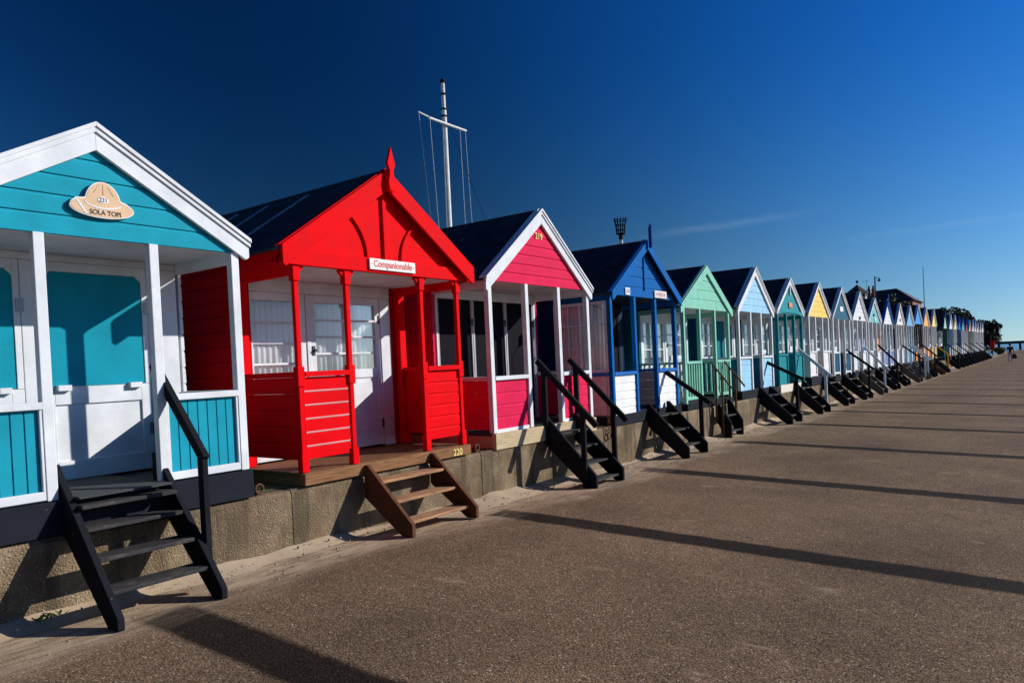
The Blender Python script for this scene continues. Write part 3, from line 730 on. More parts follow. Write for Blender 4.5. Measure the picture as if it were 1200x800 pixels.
mb = MB().px(ell(hc_y+.005, hc_z+.035, .058, .033, 0, 2*PI, 26)[:-1], .0126, .016); mb.build('number_plate', paint((240,240,240), .4, .05), sg)
mb = MB()
for a, b, w in (((hc_y+.008, hc_z+.195), (hc_y+.008, hc_z+.09), .005), ((hc_y-.045, hc_z+.185), (hc_y-.095, hc_z+.10), .004), ((hc_y+.06, hc_z+.185), (hc_y+.12, hc_z+.09), .004)):
    mb.px([(a[0]-w*.3, a[1]), (a[0]+w*.3, a[1]), (b[0]+w, b[1]), (b[0]-w, b[1])], .0126, .0136)
mb.build('hat_seam', mat_simple('seam_brown', (.22,.15,.10), .6), sg)
text('221', .062, INK, sg, (.0165, hc_y+.005, hc_z+.035), extrude=.001, offset=.001)
# SOLA TOPI in a seriffed hand: block letters with added slab serifs
text('SOLA TOPI', .076, INK, sg, (.0130, hc_y+.025, hc_z-.107), extrude=.0012, offset=.002, width=.34)
for o in [sg]+list(sg.children):
    org = Vector((0, hc_y, hc_z))-Vector((0, H[0]['yc'], WT))
    for v in o.data.vertices: v.co.y = org.y+(v.co.y-org.y)*HK; v.co.z = org.z+(v.co.z-org.z)*HK*(1.06 if v.co.z > org.z else 1.0)
# red hut: white name board and brass number
sg = plate(huts[1], 'sign', 4.98, 5.62, 2.655, 2.765, .012, paint((240,238,234), .35, .1))
text('Companionable', .094, REDINK, sg, (.0305, 5.30, 2.712), extrude=.001, offset=.0022, width=.54)
mb = MB()
for yy in (5.005, 5.595): mb.tube([(.0295, yy, 2.71), (.033, yy, 2.71)], .006, 8)
mb.build('screw', metal((90,80,70), .5), sg)
text('220', .105, BRASS, huts[1], (.033, 6.16, .690), 'number', extrude=.005, offset=.001)
text('219', .115, BRASS, huts[2], (-.018, 8.06, 3.33), 'number', extrude=.004, offset=.0015)
sg = plate(huts[3], 'number_plate', 10.42, 10.58, 2.675, 2.79, -.005, paint((225,228,232), .4, .3)); text('218', .078, mat_simple('navy_ink', (.02,.03,.12), .5), sg, (.0135, 10.50, 2.732), extrude=.001, offset=.001)
sg = plate(huts[3], 'sign', 11.48, 11.96, 2.675, 2.80, .0, paint((226,214,210), .45, .6))
mb = MB(); rn = random.Random(9); yy = 11.53      # lettering too worn to read
while yy < 11.90:
    w_ = rn.uniform(.010, .018); z0_, z1_ = 2.705+rn.choice((0, .012)), 2.770-rn.choice((0, .015)); mb.box(.0182, .0192, yy, yy+w_, z0_, z1_)
    if rn.random() < .6: mb.box(.0181, .0191, yy+w_+.001, yy+w_+.014, (z0_+z1_)/2-.005, (z0_+z1_)/2+.006)
    yy += rn.uniform(.034, .050)
mb.build('lettering', mat_simple('maroon_ink', (.16,.06,.08), .5), sg)
plate(huts[6], 'plaque', 19.62, 19.92, 2.80, 2.93, -.03, timber((226,140,90), .6, .3))
plate(huts[8], 'plaque', 25.45, 25.85, 2.88, 3.04, -.03, paint((238,240,240), .4, .1))
MB().tube([(-.03, 37.45, 2.86), (-.004, 37.45, 2.86)], .06, 14).build('spot', DARK, huts[12])
for hi, yy, zz in ((9, 28.55, 2.74), (10, 31.2, 2.92)): plate(huts[hi], 'number_plate', yy-.06, yy+.06, zz-.05, zz+.05, -.026, paint((60,60,64)))
plate(huts[10], 'plaque', 31.25, 31.55, 2.70, 2.80, -.026, paint((238,240,240)))

# ------------------------------------------------------------------ steps up to each hut
GROUP_S = 'wooden steps up to the beach huts'
def steps(y0, y1, xf, zt, n, mat, treadmat, label, rails=(), xt=-.03, railmat=None, sw=.20, th=.045, metalrail=False, top_cut=True, nose=.17, railz=(1.66, .84), railx=None, slab=None):
    gz = rise((y0+y1)/2); nose += gz*.8
    root = empty('wooden_steps', ((xt+xf)/2, (y0+y1)/2, gz)); tag(root, label, 'steps', GROUP_S)
    sl = (zt-nose)/(xf-xt)
    for yy in (y0, y1):
        mb = MB()
        poly = [(xt, zt), (xt+.05, zt), (xf, nose), (xf, gz+.012), (xf-.012, gz), (xf-.13, gz), (xt, zt-(sw+.16))]
        mb.py(poly, yy-th/2, yy+th/2); mb.build('stringer', mat, root, .004)
    for k in range(n):
        f = (k+(.6 if n == 3 else .85))/(n+.2) if slab is None else (k+1)/(n+1)
        z = zt-.04-(zt-.04-gz)*f*.96; x = xt+.02+(xf-xt-.10)*f
        if k == 0 and slab: z = slab; x = .10
        mb = MB(); d = .20; r = R_.uniform(-.004, .004)
        mb.box(x-d*.55, x+d*.45, y0+th/2, y1-th/2, z-.028+r, z+r)
        mb.build('tread', treadmat, root, .006)
    for s in rails:
        yy = (y0-th/2-.022) if s < 0 else (y1+th/2+.022)
        ra = (xt-.06, railz[0]); rb = (xf+.05, railz[1])
        if railx: ra = (railx[0], railz[0]); rb = (railx[1], railz[1])
        at = lambda x: ra[1]+(rb[1]-ra[1])*(x-ra[0])/(rb[0]-ra[0])
        rm = railmat or mat
        if metalrail:
            mb = MB(); mb.tube([(ra[0], yy, ra[1]), (rb[0], yy, rb[1])], .018, 10); mb.build('handrail', rm, root)
        else:
            mb = MB(); mb.beam((ra[0], yy, ra[1]), (rb[0], yy, rb[1]), .05, .075); mb.build('handrail', rm, root, .005)
        posts = (ra[0]+.10, rb[0]-.20) if len(rails) == 2 else (rb[0]-.16,)
        if railx: posts = (rb[0]-.035,)
        for q, xx in enumerate(posts):
            if metalrail:
                mb = MB(); mb.tube([(xx, yy, .0 if q else .35), (xx, yy, at(xx))], .022, 10); mb.build('rail_post', rm, root)
            else:
                zs = zt-sl*(xx-xt); z0 = max(.03, zs-.30); mb = MB(); mb.box(xx-.035, xx+.035, yy-.022, yy+.022, z0, at(xx)-.02)
                mb.build('rail_post', rm, root, .004)
    return root
BL = BLACKP; BLT = timber((60, 58, 59), .75, 1.0); BRN = timber((98, 62, 42), .8, 1.1); BRT = timber((172, 130, 96), .8, 1.2); GREY = timber((96, 90, 86), .8, .6)
WRAIL = paint((198,212,228), .4, .3); RUSTM = paint((104,78,52), .6, .9)
# first hut: deep platform with the stringers running into the porch
s1 = steps(2.13, 2.84, .70, 1.10, 4, BL, BLT, 'black wooden steps with one right-hand rail in front of the turquoise hut', (1,), xt=-.17, railz=(1.78, 1.06), railx=(-.20, .46), slab=.835, sw=.16, nose=.10)
mb = MB()
for k in range(12): mb.box(-.905+k*.088, -.905+k*.088+.078, 2.158, 2.802, .874, .890)
mb.build('platform', DECK_GREY, s1, .003)
steps(4.80, 5.73, .64, .735, 3, BRN, BRT, 'brown wooden steps without a rail in front of the red hut', (), xt=.02, sw=.16, nose=.14)
steps(8.02, 8.74, .74, .92, 4, BL, BLT, 'black wooden steps with two rails in front of the crimson hut', (-1, 1), xt=-.02, railz=(1.68, .82))
steps(11.08, 11.86, .70, .88, 3, BL, BLT, 'black wooden steps with one rail in front of the royal blue hut', (1,), xt=-.02, railz=(1.42, .84))
s5 = steps(14.05, 14.72, .34, .72, 2, BL, BLT, 'steep dark steps with thin rusty rails in front of the mint green hut', (-1, 1), xt=.03, railmat=RUSTM, metalrail=True, railz=(1.52, .98), nose=.3)
steps(16.93, 17.7, .72, .84, 3, BL, BLT, 'black wooden steps with a short right rail in front of the sky blue hut', (1,), xt=-.02, railz=(1.42, .98))
steps(19.75, 20.55, .70, .86, 3, BL, GREY, 'black wooden steps with a white rail in front of the teal hut', (1,), xt=-.02, railmat=WRAIL, railz=(1.70, .93))
steps(22.75, 23.6, .70, .86, 3, BL, GREY, 'black wooden steps in front of the pale yellow gabled hut', (), xt=-.02)
steps(25.3, 26.3, .72, .86, 3, BL, GREY, 'black wooden steps with one dark rail in front of the slate blue hut', (1,), xt=-.02, railz=(1.62, .94))
steps(28.1, 29.0, .74, .86, 3, GREY, GREY, 'grey wooden steps with a pale rail in front of the all white hut', (1,), xt=-.02, railmat=WRAIL, railz=(1.75, .80))
steps(31.0, 31.9, .72, .86, 3, BL, GREY, 'dark wooden steps with a dark rail in front of the pale teal gabled hut', (1,), xt=-.02, railz=(1.78, .86))
steps(33.9, 34.8, .68, .86, 3, BL, GREY, 'dark wooden steps in front of the lilac blue panelled hut', (), xt=-.02)
steps(37.0, 37.9, .76, .86, 3, GREY, GREY, 'grey brown steps with a dark blue rail by the hut with a spotted gable', (1,), xt=-.02, railmat=paint((26,44,84)), railz=(1.72, .98))
steps(40.0, 40.9, .76, .86, 3, GREY, GREY, 'grey steps with two white rails in front of the pale blue hut', (-1, 1), xt=-.02, railmat=WRAIL, railz=(1.74, .92))
steps(42.9, 43.8, .72, .86, 3, BL, GREY, 'dark steps with a black rail in front of the orange panelled blue hut', (1,), xt=-.02, railz=(1.78, 1.0))
steps(45.9, 46.8, .78, .86, 3, timber((84,66,54)), GREY, 'dark brown steps in front of the peach orange gabled hut', (), xt=-.02)
steps(49.2, 50.0, .72, .86, 3, BL, GREY, 'dark steps with a yellow rail in front of the yellow hut', (1,), xt=-.02, railmat=paint((226,170,50)), railz=(1.70, .92))
stepname = ['the dark green hut', 'the blue-edged white far hut', 'the far hut with a cream yellow gable', 'the far deep blue gabled hut', 'the far hut with a teal gable', 'the far hut with the red gable',
            'the far hut with a pinkish gable', 'the pale cream far hut', 'the icy blue far hut', 'the plain white far hut', 'the rosy white far hut', 'the last hut in the row']
for i, nm in enumerate(stepname):
    yc = H[17+i]['yc']
    steps(yc-.35, yc+.45, .74, .86, 3, BL, GREY, 'dark wooden steps ' + ('with one rail ' if i % 2 == 0 else '') + 'by ' + nm, (1,) if i % 2 == 0 else (), xt=-.02, railz=(1.72, .92))

# iron rings on the wall top, chain hanging from the blue hut's side
for (yy, lab) in ((3.66, 'rusty iron ring on the wall top between the turquoise and red huts'), (6.60, 'rusty iron ring on the wall top between the red and crimson huts')):
    r = empty('iron_ring', (-.04, yy, WT)); tag(r, lab, 'ring', 'iron rings on the wall top')
    MB().torus((-.05, yy, WT+.045), .038, .011, 'x').build('ring', RUST, r, smooth=True)
    MB().tube([(-.14, yy, WT-.004), (-.05, yy, WT+.010)], .012, 8).build('staple', RUST, r)
ch = MB(); yy = 9.66
for k in range(9): ch.torus((.03, yy, .98-.05*k), .022, .006, 'x' if k % 2 else 'y', 14, 6)
ch.torus((.03, yy, .50), .05, .012, 'x'); ch.tube([(.03, yy, 2.4), (.03, yy, 1.0)], .005, 6); ch.tube([(-.3, yy, 2.56), (.03, yy, 2.4)], .005, 6)
tag(ch.build('hanging_chain', RUST), 'thin rusty chain with a ring hanging between the crimson and blue huts', 'chain')

# ------------------------------------------------------------------ plants
def leafcloud(mb, c, r, n, s, rnd, flat=1.0):
    for _ in range(n):
        while True:
            p = Vector((rnd.uniform(-1,1), rnd.uniform(-1,1), rnd.uniform(-1,1)))
            if .25 < p.length < 1: break
        p = p.normalized()*(p.length**.45)
        q = Vector((c[0]+p.x*r[0], c[1]+p.y*r[1], c[2]+p.z*r[2]))
        a = Vector((rnd.gauss(0,1), rnd.gauss(0,1), rnd.gauss(0,1))).normalized(); b = a.cross(Vector((rnd.gauss(0,1), rnd.gauss(0,1), rnd.gauss(0,1)))).normalized()
        k = s*rnd.uniform(.6, 1.3)
        mb.add([q-a*k, q+b*k*.55, q+a*k, q-b*k*.55], [(0,1,2,3)])
LEAFD = mat_leaf((.010,.016,.008), (.045,.055,.022)); LEAFG = mat_leaf((.03,.045,.012), (.10,.115,.03)); BARK = timber((74,58,46), .9, .6)
def tree(name, label, x, y, z0, h, rad, seed, cat='tree', mat=LEAFD, n=2600, s=.17, group=None):
    rn = random.Random(seed); root = empty(name, (x, y, z0)); tag(root, label, cat, group)
    mb = MB(); th = h*.45
    mb.tube([(x, y, z0-.2), (x+.1, y, z0+th*.5), (x-.1, y+.1, z0+th)], [.045*h**.8, .035*h**.8, .022*h**.8], 8)
    cl = []
    for k in range(11):
        a = rn.uniform(0, 2*PI); rr = rad*rn.uniform(.15, .72); hz = z0+h*rn.uniform(.38, .84)
        cl.append((Vector((x+rr*math.cos(a), y+rr*math.sin(a), hz)), rad*rn.uniform(.28, .48)))
    cl.append((Vector((x, y, z0+h*.8)), rad*.38)); cl.append((Vector((x+rad*.2, y, z0+h*.4)), rad*.55))
    for c, r in cl: mb.tube([(x, y, z0+th*.7), tuple((Vector((x, y, z0+th))+c)/2), tuple(c)], [.014*h, .009*h, .004*h], 6)
    mb.build('trunk', BARK, root)
    mb = MB()
    for c, r in cl: leafcloud(mb, c, (r, r, r*.85), int(n/len(cl)), s, rn)
    for k in range(14):
        c, r = rn.choice(cl); d = Vector((rn.gauss(0,1), rn.gauss(0,1), abs(rn.gauss(0,1)))).normalized()
        leafcloud(mb, c+d*r*.95, (r*.25, r*.25, r*.3), 30, s*.9, rn)
    mb.build('crown', mat, root)
    return root
TG = 'dark trees beyond the far end of the huts'
def xg(x): return 0.64
tree('broadleaf_tree', 'dark rounded tree furthest left of the clump behind the far huts', -9.0, 134, 1.5, 6.6, 2.2, 1, group=TG)
tree('broadleaf_tree', 'tallest dark tree of the clump, rising behind the far huts', -6.6, 136, 1.0, 7.4, 2.3, 2, group=TG)
tree('broadleaf_tree', 'dark tree with a ragged top just right of the tallest one in the clump', -4.6, 131, .7, 6.2, 2.0, 3, group=TG)
tree('broadleaf_tree', 'low dark tree directly above the last huts of the row', -2.9, 127, .6, 4.7, 1.7, 4, group=TG)
tree('broadleaf_tree', 'dark tree at the right-hand end of the clump, leaning towards the pier', -1.2, 126, .2, 4.7, 1.75, 5, group=TG)
tree('broadleaf_tree', 'small dark tree filling the low edge behind the red lifebuoy', -1.6, 121, .2, 3.2, 1.5, 6, group=TG)
tree('broadleaf_tree', 'dark sprawling tree behind the gap in the row of huts', -10.8, 126, 2.5, 5.2, 2.0, 16, group=TG)
def bush(name, label, x, y, z0, r, hgt, seed, mat, n=900, s=.12, cat='bush', group=None):
    rn = random.Random(seed); root = empty(name, (x, y, z0)); tag(root, label, cat, group)
    mb = MB()
    for k in range(6): a = rn.uniform(0, 2*PI); mb.tube([(x, y, z0-.1), (x+r*.5*math.cos(a), y+r*.5*math.sin(a), z0+hgt*.7)], [.03, .012], 5)
    mb.build('stem', BARK, root)
    mb = MB()
    for k in range(7): a = rn.uniform(0, 2*PI); q = rn.uniform(.1, .6); leafcloud(mb, (x+r*q*math.cos(a), y+r*q*math.sin(a), z0+hgt*rn.uniform(.35,.72)), (r*.45, r*.45, hgt*.32), n//7, s, rn)
    mb.build('foliage', mat, root); return root
bush('coastal_bush', 'olive green low bush at the promenade edge beyond the red lifebuoy', .25, 113, 0, .95, 1.0, 21, LEAFG)
bush('hedge_bush', 'dark bush in front of the long hipped roof, left one', -12.6, 104, 4.1, 1.7, 4.0, 22, LEAFD, 1200, .16, group='bushes before the house roofs')
bush('hedge_bush', 'dark bush in front of the long hipped roof, tallest middle one', -11.0, 103, 4.1, 1.8, 4.3, 23, LEAFD, 1200, .16, group='bushes before the house roofs')
bush('hedge_bush', 'dark bush in front of the long hipped roof, right one', -9.3, 102, 4.0, 1.7, 3.4, 24, LEAFD, 1200, .16, group='bushes before the house roofs')
# loose pebbles and dried weed blown against the wall
mb = MB(); rn = random.Random(77)
for k in range(420):
    y = rn.uniform(.3, 26); x = abs(rn.gauss(.0, .28))+.03; r = rn.uniform(.004, .012)
    z = rise(y)+max(.0, .05*(1-x/.4))+r*.4
    a = rn.uniform(0, 3); pts = [(x+r*math.cos(a+i*PI/3)*rn.uniform(.7, 1.3), y+r*math.sin(a+i*PI/3)*rn.uniform(.7, 1.3)) for i in range(6)]
    o = len(mb.v); mb.v += [(p, q, z-r) for p, q in pts]+[(x+(p-x)*.6, y+(q-y)*.6, z+r*.6) for p, q in pts]
    mb.f += [(o+i, o+(i+1) % 6, o+6+(i+1) % 6, o+6+i) for i in range(6)]+[tuple(o+6+i for i in range(6))]
for k in range(70):
    y = rn.uniform(.3, 14); x = rn.uniform(.05, .45); z = rise(y)+max(.0, .05*(1-x/.4))+.006; a = rn.uniform(0, PI); l = rn.uniform(.02, .07)
    mb.tube([(x, y, z), (x+l*.5*math.cos(a), y+l*.5*math.sin(a), z+.006), (x+l*math.cos(a+.4), y+l*math.sin(a+.4), z-.002)], .0022, 4)
tag(mb.build('pebbles', mat_leaf((.05,.035,.022), (.42,.34,.25), 'loose_pebbles')), 'loose pebbles and dry twigs scattered in the sand by the wall', 'pebbles', kind='stuff')
# weed at the foot of the wall
mb = MB(); rn = random.Random(5)
for k in range(26):
    a = rn.uniform(0, 2*PI); l = rn.uniform(.03, .075); q = Vector((.05+rn.uniform(-.03,.05), 1.95+rn.uniform(-.07,.09), .12)); d = Vector((math.cos(a), math.sin(a), rn.uniform(.4, 1.3))).normalized(); w = d.cross(Vector((0,0,1))).normalized()*.012
    mb.add([q, q+d*l*.5+w, q+d*l, q+d*l*.5-w], [(0,1,2,3)])
tag(mb.build('weed', mat_leaf((.03,.06,.012), (.09,.14,.03))), 'small green weed growing at the foot of the wall under the turquoise hut', 'weed')

# ------------------------------------------------------------------ behind the huts
WMET = paint((222,222,220), .35, .15)
fp = empty('flagpole', (-12, 20.05, WT)); tag(fp, 'tall white flagpole with a crossarm and rigging lines behind the red hut', 'flagpole')
px_, py_ = -12, 20.1
mb = MB(); mb.tube([(px_, py_, WT), (px_, py_, 6), (px_, py_, 11.0)], [.115, .10, .088], 16); mb.build('lower_mast', WMET, fp, smooth=False)
mb = MB(); mb.tube([(px_, py_, 11.0), (px_, py_, 11.95)], [.075, .068], 16); mb.build('top_mast', WMET, fp)
mb = MB(); mb.tube([(px_, py_, 11.95), (px_, py_, 12.08)], [.10, .09], 14); mb.build('cap', paint((24,24,28)), fp)
mb = MB()
for z in (11.0, 11.55, 10.75): mb.tube([(px_, py_, z-.03), (px_, py_, z+.03)], .105, 16)
mb.build('mast_band', paint((40,40,44)), fp)
mb = MB(); mb.tube([(px_+.15, py_-1.0, 10.42), (px_+.15, py_+1.02, 10.42)], .048, 10); mb.build('crossarm', WMET, fp)
mb = MB(); mb.tube([(px_+.05, py_-.05, 10.42), (px_-.1, py_-1.25, 10.62)], .03, 8); mb.build('gaff', WMET, fp)
for a, b in (((px_+.15, py_-.95, 10.4), (px_+.1, py_-.50, 3.2)), ((px_-.1, py_-1.23, 10.6), (px_, py_-.62, 3.2)), ((px_+.15, py_+.68, 10.4), (px_+.1, py_+.85, 3.2)), ((px_+.15, py_+.98, 10.4), (px_+.1, py_+1.35, 3.2)), ((px_+.05, py_-.14, 10.3), (px_+.05, py_-.25, 3.2))):
    MB().tube([a, b], .011, 5).build('halyard', paint((190,192,198), .5), fp)
for a, b in (((px_, py_, 11.0), (px_-.5, py_-4.6, WT)), ((px_, py_, 11.0), (px_+.8, py_+4.8, WT))):
    MB().tube([a, b], .009, 5).build('stay_wire', paint((40,42,50), .5), fp)

bc = empty('beacon_basket', (-12, 33.4, WT)); tag(bc, 'dark iron fire beacon basket on a pole behind the royal blue hut', 'beacon')
bx_, by_, bz = -12, 33.4, 8.05
IRON = paint((34,28,30), .6, .6)
mb = MB(); mb.tube([(bx_, by_, WT), (bx_, by_, 7.75)], .09, 12); mb.build('pole', paint((214,212,206), .5), bc)
mb = MB(); mb.tube([(bx_, by_, 7.75), (bx_, by_, bz)], .10, 12); mb.build('collar', paint((30,28,30)), bc)
mb = MB()
for k in range(12):
    a = 2*PI*k/12; c, s = math.cos(a), math.sin(a)
    mb.tube([(bx_+.21*c, by_+.21*s, bz), (bx_+.24*c, by_+.24*s, bz+.40), (bx_+.31*c, by_+.31*s, bz+.72), (bx_+.31*c, by_+.31*s, bz+.82)], .018, 6)
for r, z in ((.21, 0), (.225, .20), (.25, .44), (.305, .69)): mb.torus((bx_, by_, bz+z), r, .026, 'z', 24, 6)
mb.tube([(bx_, by_, bz-.02), (bx_, by_, bz+.03)], .21, 16); mb.build('basket', IRON, bc)

# street lamp behind the roofs
lp = empty('street_lamp', (-11.9, 101, 4)); tag(lp, 'tall grey street lamp with one hanging lantern beside the house roofs', 'street lamp')
GALV = paint((70,76,84), .5)
MB().tube([(-11.9, 101, 3.9), (-11.9, 101, 10.6)], [.10, .075], 12).build('post', GALV, lp)
MB().tube([(-11.9, 101, 10.38), (-11.45, 101, 10.42)], .035, 8).build('arm', GALV, lp)
MB().lathe((-11.42, 101, 10.0), [(.20,0),(.21,.05),(.12,.20),(.06,.30),(.03,.44)], 14).build('lantern', GALV, lp)
MB().lathe((-11.42, 101, 9.90), [(.06,0),(.16,.05),(.17,.099)], 14).build('globe', paint((200,205,205), .2, .05), lp)
mp = empty('slender_mast', (-12, 147, 4)); tag(mp, 'very thin bare mast standing far behind the peach orange hut', 'mast')
MB().tube([(-12, 147, 1), (-12, 147, 8.5)], .10, 8).build('lower_pole', GALV, mp); MB().tube([(-12, 147, 8.5), (-12, 147, 15.6)], [.075, .04], 8).build('upper_pole', GALV, mp)

# houses on the higher ground
SLATE = mat_simple('slate_roof', (.030,.027,.030), .7, 5, .4); BRICK = mat_simple('red_brick', (.22,.10,.07), .85, 9, .3); RENDER = paint((232,230,222), .6, .2)
hp = empty('lantern_house', (-14.2, 100, 4)); tag(hp, 'house with a white windowed roof lantern under a small pyramid roof', 'house')
cx, cy = -14.15, 101.5
MB().box(cx-4.2, cx+3.0, cy-1.0, cy+8, 3.9, 6.3).build('wall', RENDER, hp)
mb = MB(); q = [(cx-4.5, cy-1.3), (cx+3.3, cy-1.3), (cx+3.3, cy+8.3), (cx-4.5, cy+8.3)]; e = [(cx-1.35, cy-.9), (cx+1.35, cy-.9), (cx+1.35, cy+3), (cx-1.35, cy+3)]
mb.add([(a, b, 6.25) for a, b in q]+[(a, b, 7.9) for a, b in e], [(0,1,5,4),(1,2,6,5),(2,3,7,6),(3,0,4,7),(4,5,6,7),(3,2,1,0)]); mb.build('roof', SLATE, hp)
n = 8; ring = lambda r, z: [(cx+r*math.cos(2*PI*(k+.5)/n), cy+.35+r*math.sin(2*PI*(k+.5)/n), z) for k in range(n)]
mb = MB(); mb.add(ring(1.12, 7.7)+ring(1.12, 8.75), [(k, (k+1) % n, n+(k+1) % n, n+k) for k in range(n)]); la = mb.build('lantern', RENDER, hp)
mb = MB()
for k in range(n):
    a0 = 2*PI*(k+.5)/n; a1 = 2*PI*(k+1.5)/n; p0 = Vector((math.cos(a0), math.sin(a0), 0)); p1 = Vector((math.cos(a1), math.sin(a1), 0)); nn = (p0+p1).normalized()
    for f0, f1 in ((.14,.44), (.56,.86)):
        u = (p0+(p1-p0)*f0)*1.12; v = (p0+(p1-p0)*f1)*1.12; o_ = Vector((cx, cy+.35, 0))+nn*.012
        mb.add([u+o_+Vector((0,0,8.22)), v+o_+Vector((0,0,8.22)), v+o_+Vector((0,0,8.6)), u+o_+Vector((0,0,8.6))], [(0,1,2,3)])
mb.build('window', DGLASS, la)
mb = MB(); mb.add(ring(1.45, 8.74)+[(cx, cy+.35, 9.86)], [(k, (k+1) % n, n) for k in range(n)]+[tuple(range(n-1,-1,-1))]); lr = mb.build('lantern_roof', SLATE, hp)
MB().lathe((cx+.03, cy+.35, 9.80), [(.03,0),(.03,.22),(.14,.32),(.17,.42),(.13,.54),(.03,.6)], 12).build('finial', GALV, hp)
hq = empty('hipped_house', (-11.5, 112, 4)); tag(hq, 'long house with a dark hipped roof and two chimneys behind the white huts', 'house')
MB().box(-15.2, -8.9, 109.5, 118, 3.9, 7.75).build('wall', BRICK, hq)
mb = MB(); q = [(-15.6, 109.1), (-8.55, 109.1), (-8.55, 118.4), (-15.6, 118.4)]
mb.add([(a, b, 7.72) for a, b in q]+[(-13.9, 111.6, 9.52), (-11.1, 111.6, 9.62), (-11.1, 116, 9.62), (-13.9, 116, 9.52)], [(0,1,5,4),(1,2,6,5),(2,3,7,6),(3,0,4,7),(4,5,6,7),(3,2,1,0)])
rf = mb.build('roof', SLATE, hq)
for xx in (-14.25, -13.72):
    c = MB().box(xx-.17, xx+.17, 109.9, 110.4, 8.2, 9.75).build('chimney', BRICK, hq); MB().lathe((xx, 110.15, 9.76), [(.12,0),(.14,.04),(.10,.38),(.12,.42)], 10).build('chimney_pot', paint((150,80,60), .7), c)
c = MB(); c.tube([(-14.55, 110.3, 8.2), (-14.55, 110.3, 10.95)], .022, 6); c.tube([(-15.15, 110.3, 10.86), (-14.35, 110.3, 10.92)], .02, 6)
for k in range(5): c.tube([(-15.1+.16*k, 109.95, 10.87), (-15.1+.16*k, 110.65, 10.87)], .012, 5)
c.build('aerial', GALV, hq)

# lifebuoy housing by the path
lb = empty('lifebuoy_post', (-.15, 108, 0)); tag(lb, 'red lifebuoy housing on a post by the promenade before the trees', 'lifebuoy')
MB().box(-.20, -.10, 107.95, 108.05, -.05, 1.0).build('post', paint((120,40,34), .5), lb)
REDP = paint((226,36,34), .4, .1)
mb = MB(); mb.box(-.40, .10, 107.8, 107.98, .85, 1.86); mb.build('housing', REDP, lb, .06)
MB().torus((-.15, 107.76, 1.38), .19, .05, 'y', 20, 8).build('lifebuoy', paint((240,90,50), .4), lb, smooth=True)

# the pier
pr = empty('pier', (0, 262, -3)); tag(pr, 'long dark pier on legs crossing the horizon at the far right', 'pier')
PIERM = paint((58,64,74), .6, .2)
mb = MB(); mb.box(-30, 190, 258, 264, 1.25, 1.75); mb.box(-30, 190, 257.7, 258, .95, 1.5); mb.build('deck', PIERM, pr)
for k in range(38):
    x = -22+5.2*k; mb = MB()
    for yy in (258.4, 263.4): mb.box(x-.22, x+.22, yy-.22, yy+.22, -4, 1.25)
    mb.beam((x, 258.4, -2.4), (x, 263.4, .8), .16, .16); mb.build('leg', PIERM, pr)

# ------------------------------------------------------------------ the walker
def person(x, y, z, hgt):
    root = empty('person', (x, y, z)); tag(root, 'person in a dark top walking away along the promenade carrying a bag', 'person')
    k = hgt/1.75
    def fig(name, joints, edges, radii, mat, rootidx=0):
        me = bpy.data.meshes.new(name); me.from_pydata([(a*k, b*k, c*k) for a, b, c in joints], edges, []); o = bpy.data.objects.new(name, me); COL.objects.link(o); o.parent = root
        m = o.modifiers.new('skin', 'SKIN'); me.skin_vertices[0].data[rootidx].use_root = True
        for i, r in enumerate(radii): me.skin_vertices[0].data[i].radius = (r*k, r*k)
        s = o.modifiers.new('sub', 'SUBSURF'); s.levels = 2; s.render_levels = 2; me.materials.append(mat); return o
    skin = mat_simple('skin', (.42,.24,.17), .55)
    J = [(0,0,.93),(0,0,1.15),(0,0,1.38),(0,0,1.47),(0,.0,1.54),(0,.02,1.70),
         (-.09,0,.88),(-.10,.10,.50),(-.10,.02,.07),(-.10,.16,.03),
         (.09,0,.88),(.10,.02,.50),(.10,-.22,.10),(.10,-.12,.03),
         (-.19,0,1.40),(-.24,-.02,1.14),(-.24,.10,.92),(-.24,.14,.83),
         (.19,0,1.40),(.25,-.02,1.14),(.27,.02,.88),(.27,.03,.79)]
    E_ = [(0,1),(1,2),(2,3),(3,4),(4,5),(0,6),(6,7),(7,8),(8,9),(0,10),(10,11),(11,12),(12,13),(2,14),(14,15),(15,16),(16,17),(2,18),(18,19),(19,20),(20,21)]
    Rr = [.13,.12,.13,.055,.075,.085,.085,.058,.042,.035,.085,.058,.042,.035,.065,.046,.034,.032,.065,.046,.034,.032]
    fig('body', J, E_, Rr, skin)
    fig('shirt', [(0,0,.92),(0,0,1.15),(0,0,1.39),(-.19,0,1.40),(-.235,-.02,1.16),(.19,0,1.40),(.245,-.02,1.16)], [(0,1),(1,2),(2,3),(3,4),(2,5),(5,6)], [.155,.145,.15,.085,.065,.085,.065], mat_simple('navy_cloth', (.02,.025,.045), .9))
    fig('trousers', [(0,0,.90),(-.09,0,.86),(-.10,.10,.50),(-.10,.03,.14),(.09,0,.86),(.10,.02,.50),(.10,-.20,.17)], [(0,1),(1,2),(2,3),(0,4),(4,5),(5,6)], [.14,.10,.075,.065,.10,.075,.065], mat_simple('pale_cloth', (.45,.46,.50), .9))
    h = MB().lathe((x, y-.012*k, z+1.60*k), [(.02,.19*k),(.09*k,.16*k),(.11*k,.08*k),(.10*k,.0),(.07*k,-.03*k)], 14); h.build('hair', mat_simple('brown_hair', (.05,.03,.02), .7), root, smooth=True)
person(2.88, 72.4, crossfall(2.88), 1.52)
bg = MB(); bg.lathe((2.88+.30, 72.43, .22), [(.10,0),(.17,.05),(.18,.28),(.12,.40)], 10); bg.torus((3.18, 72.43, .66), .09, .012, 'y', 14, 6)
tag(bg.build('bag', mat_simple('maroon_bag', (.09,.02,.03), .7)), 'dark maroon bag carried by the walking person', 'bag')

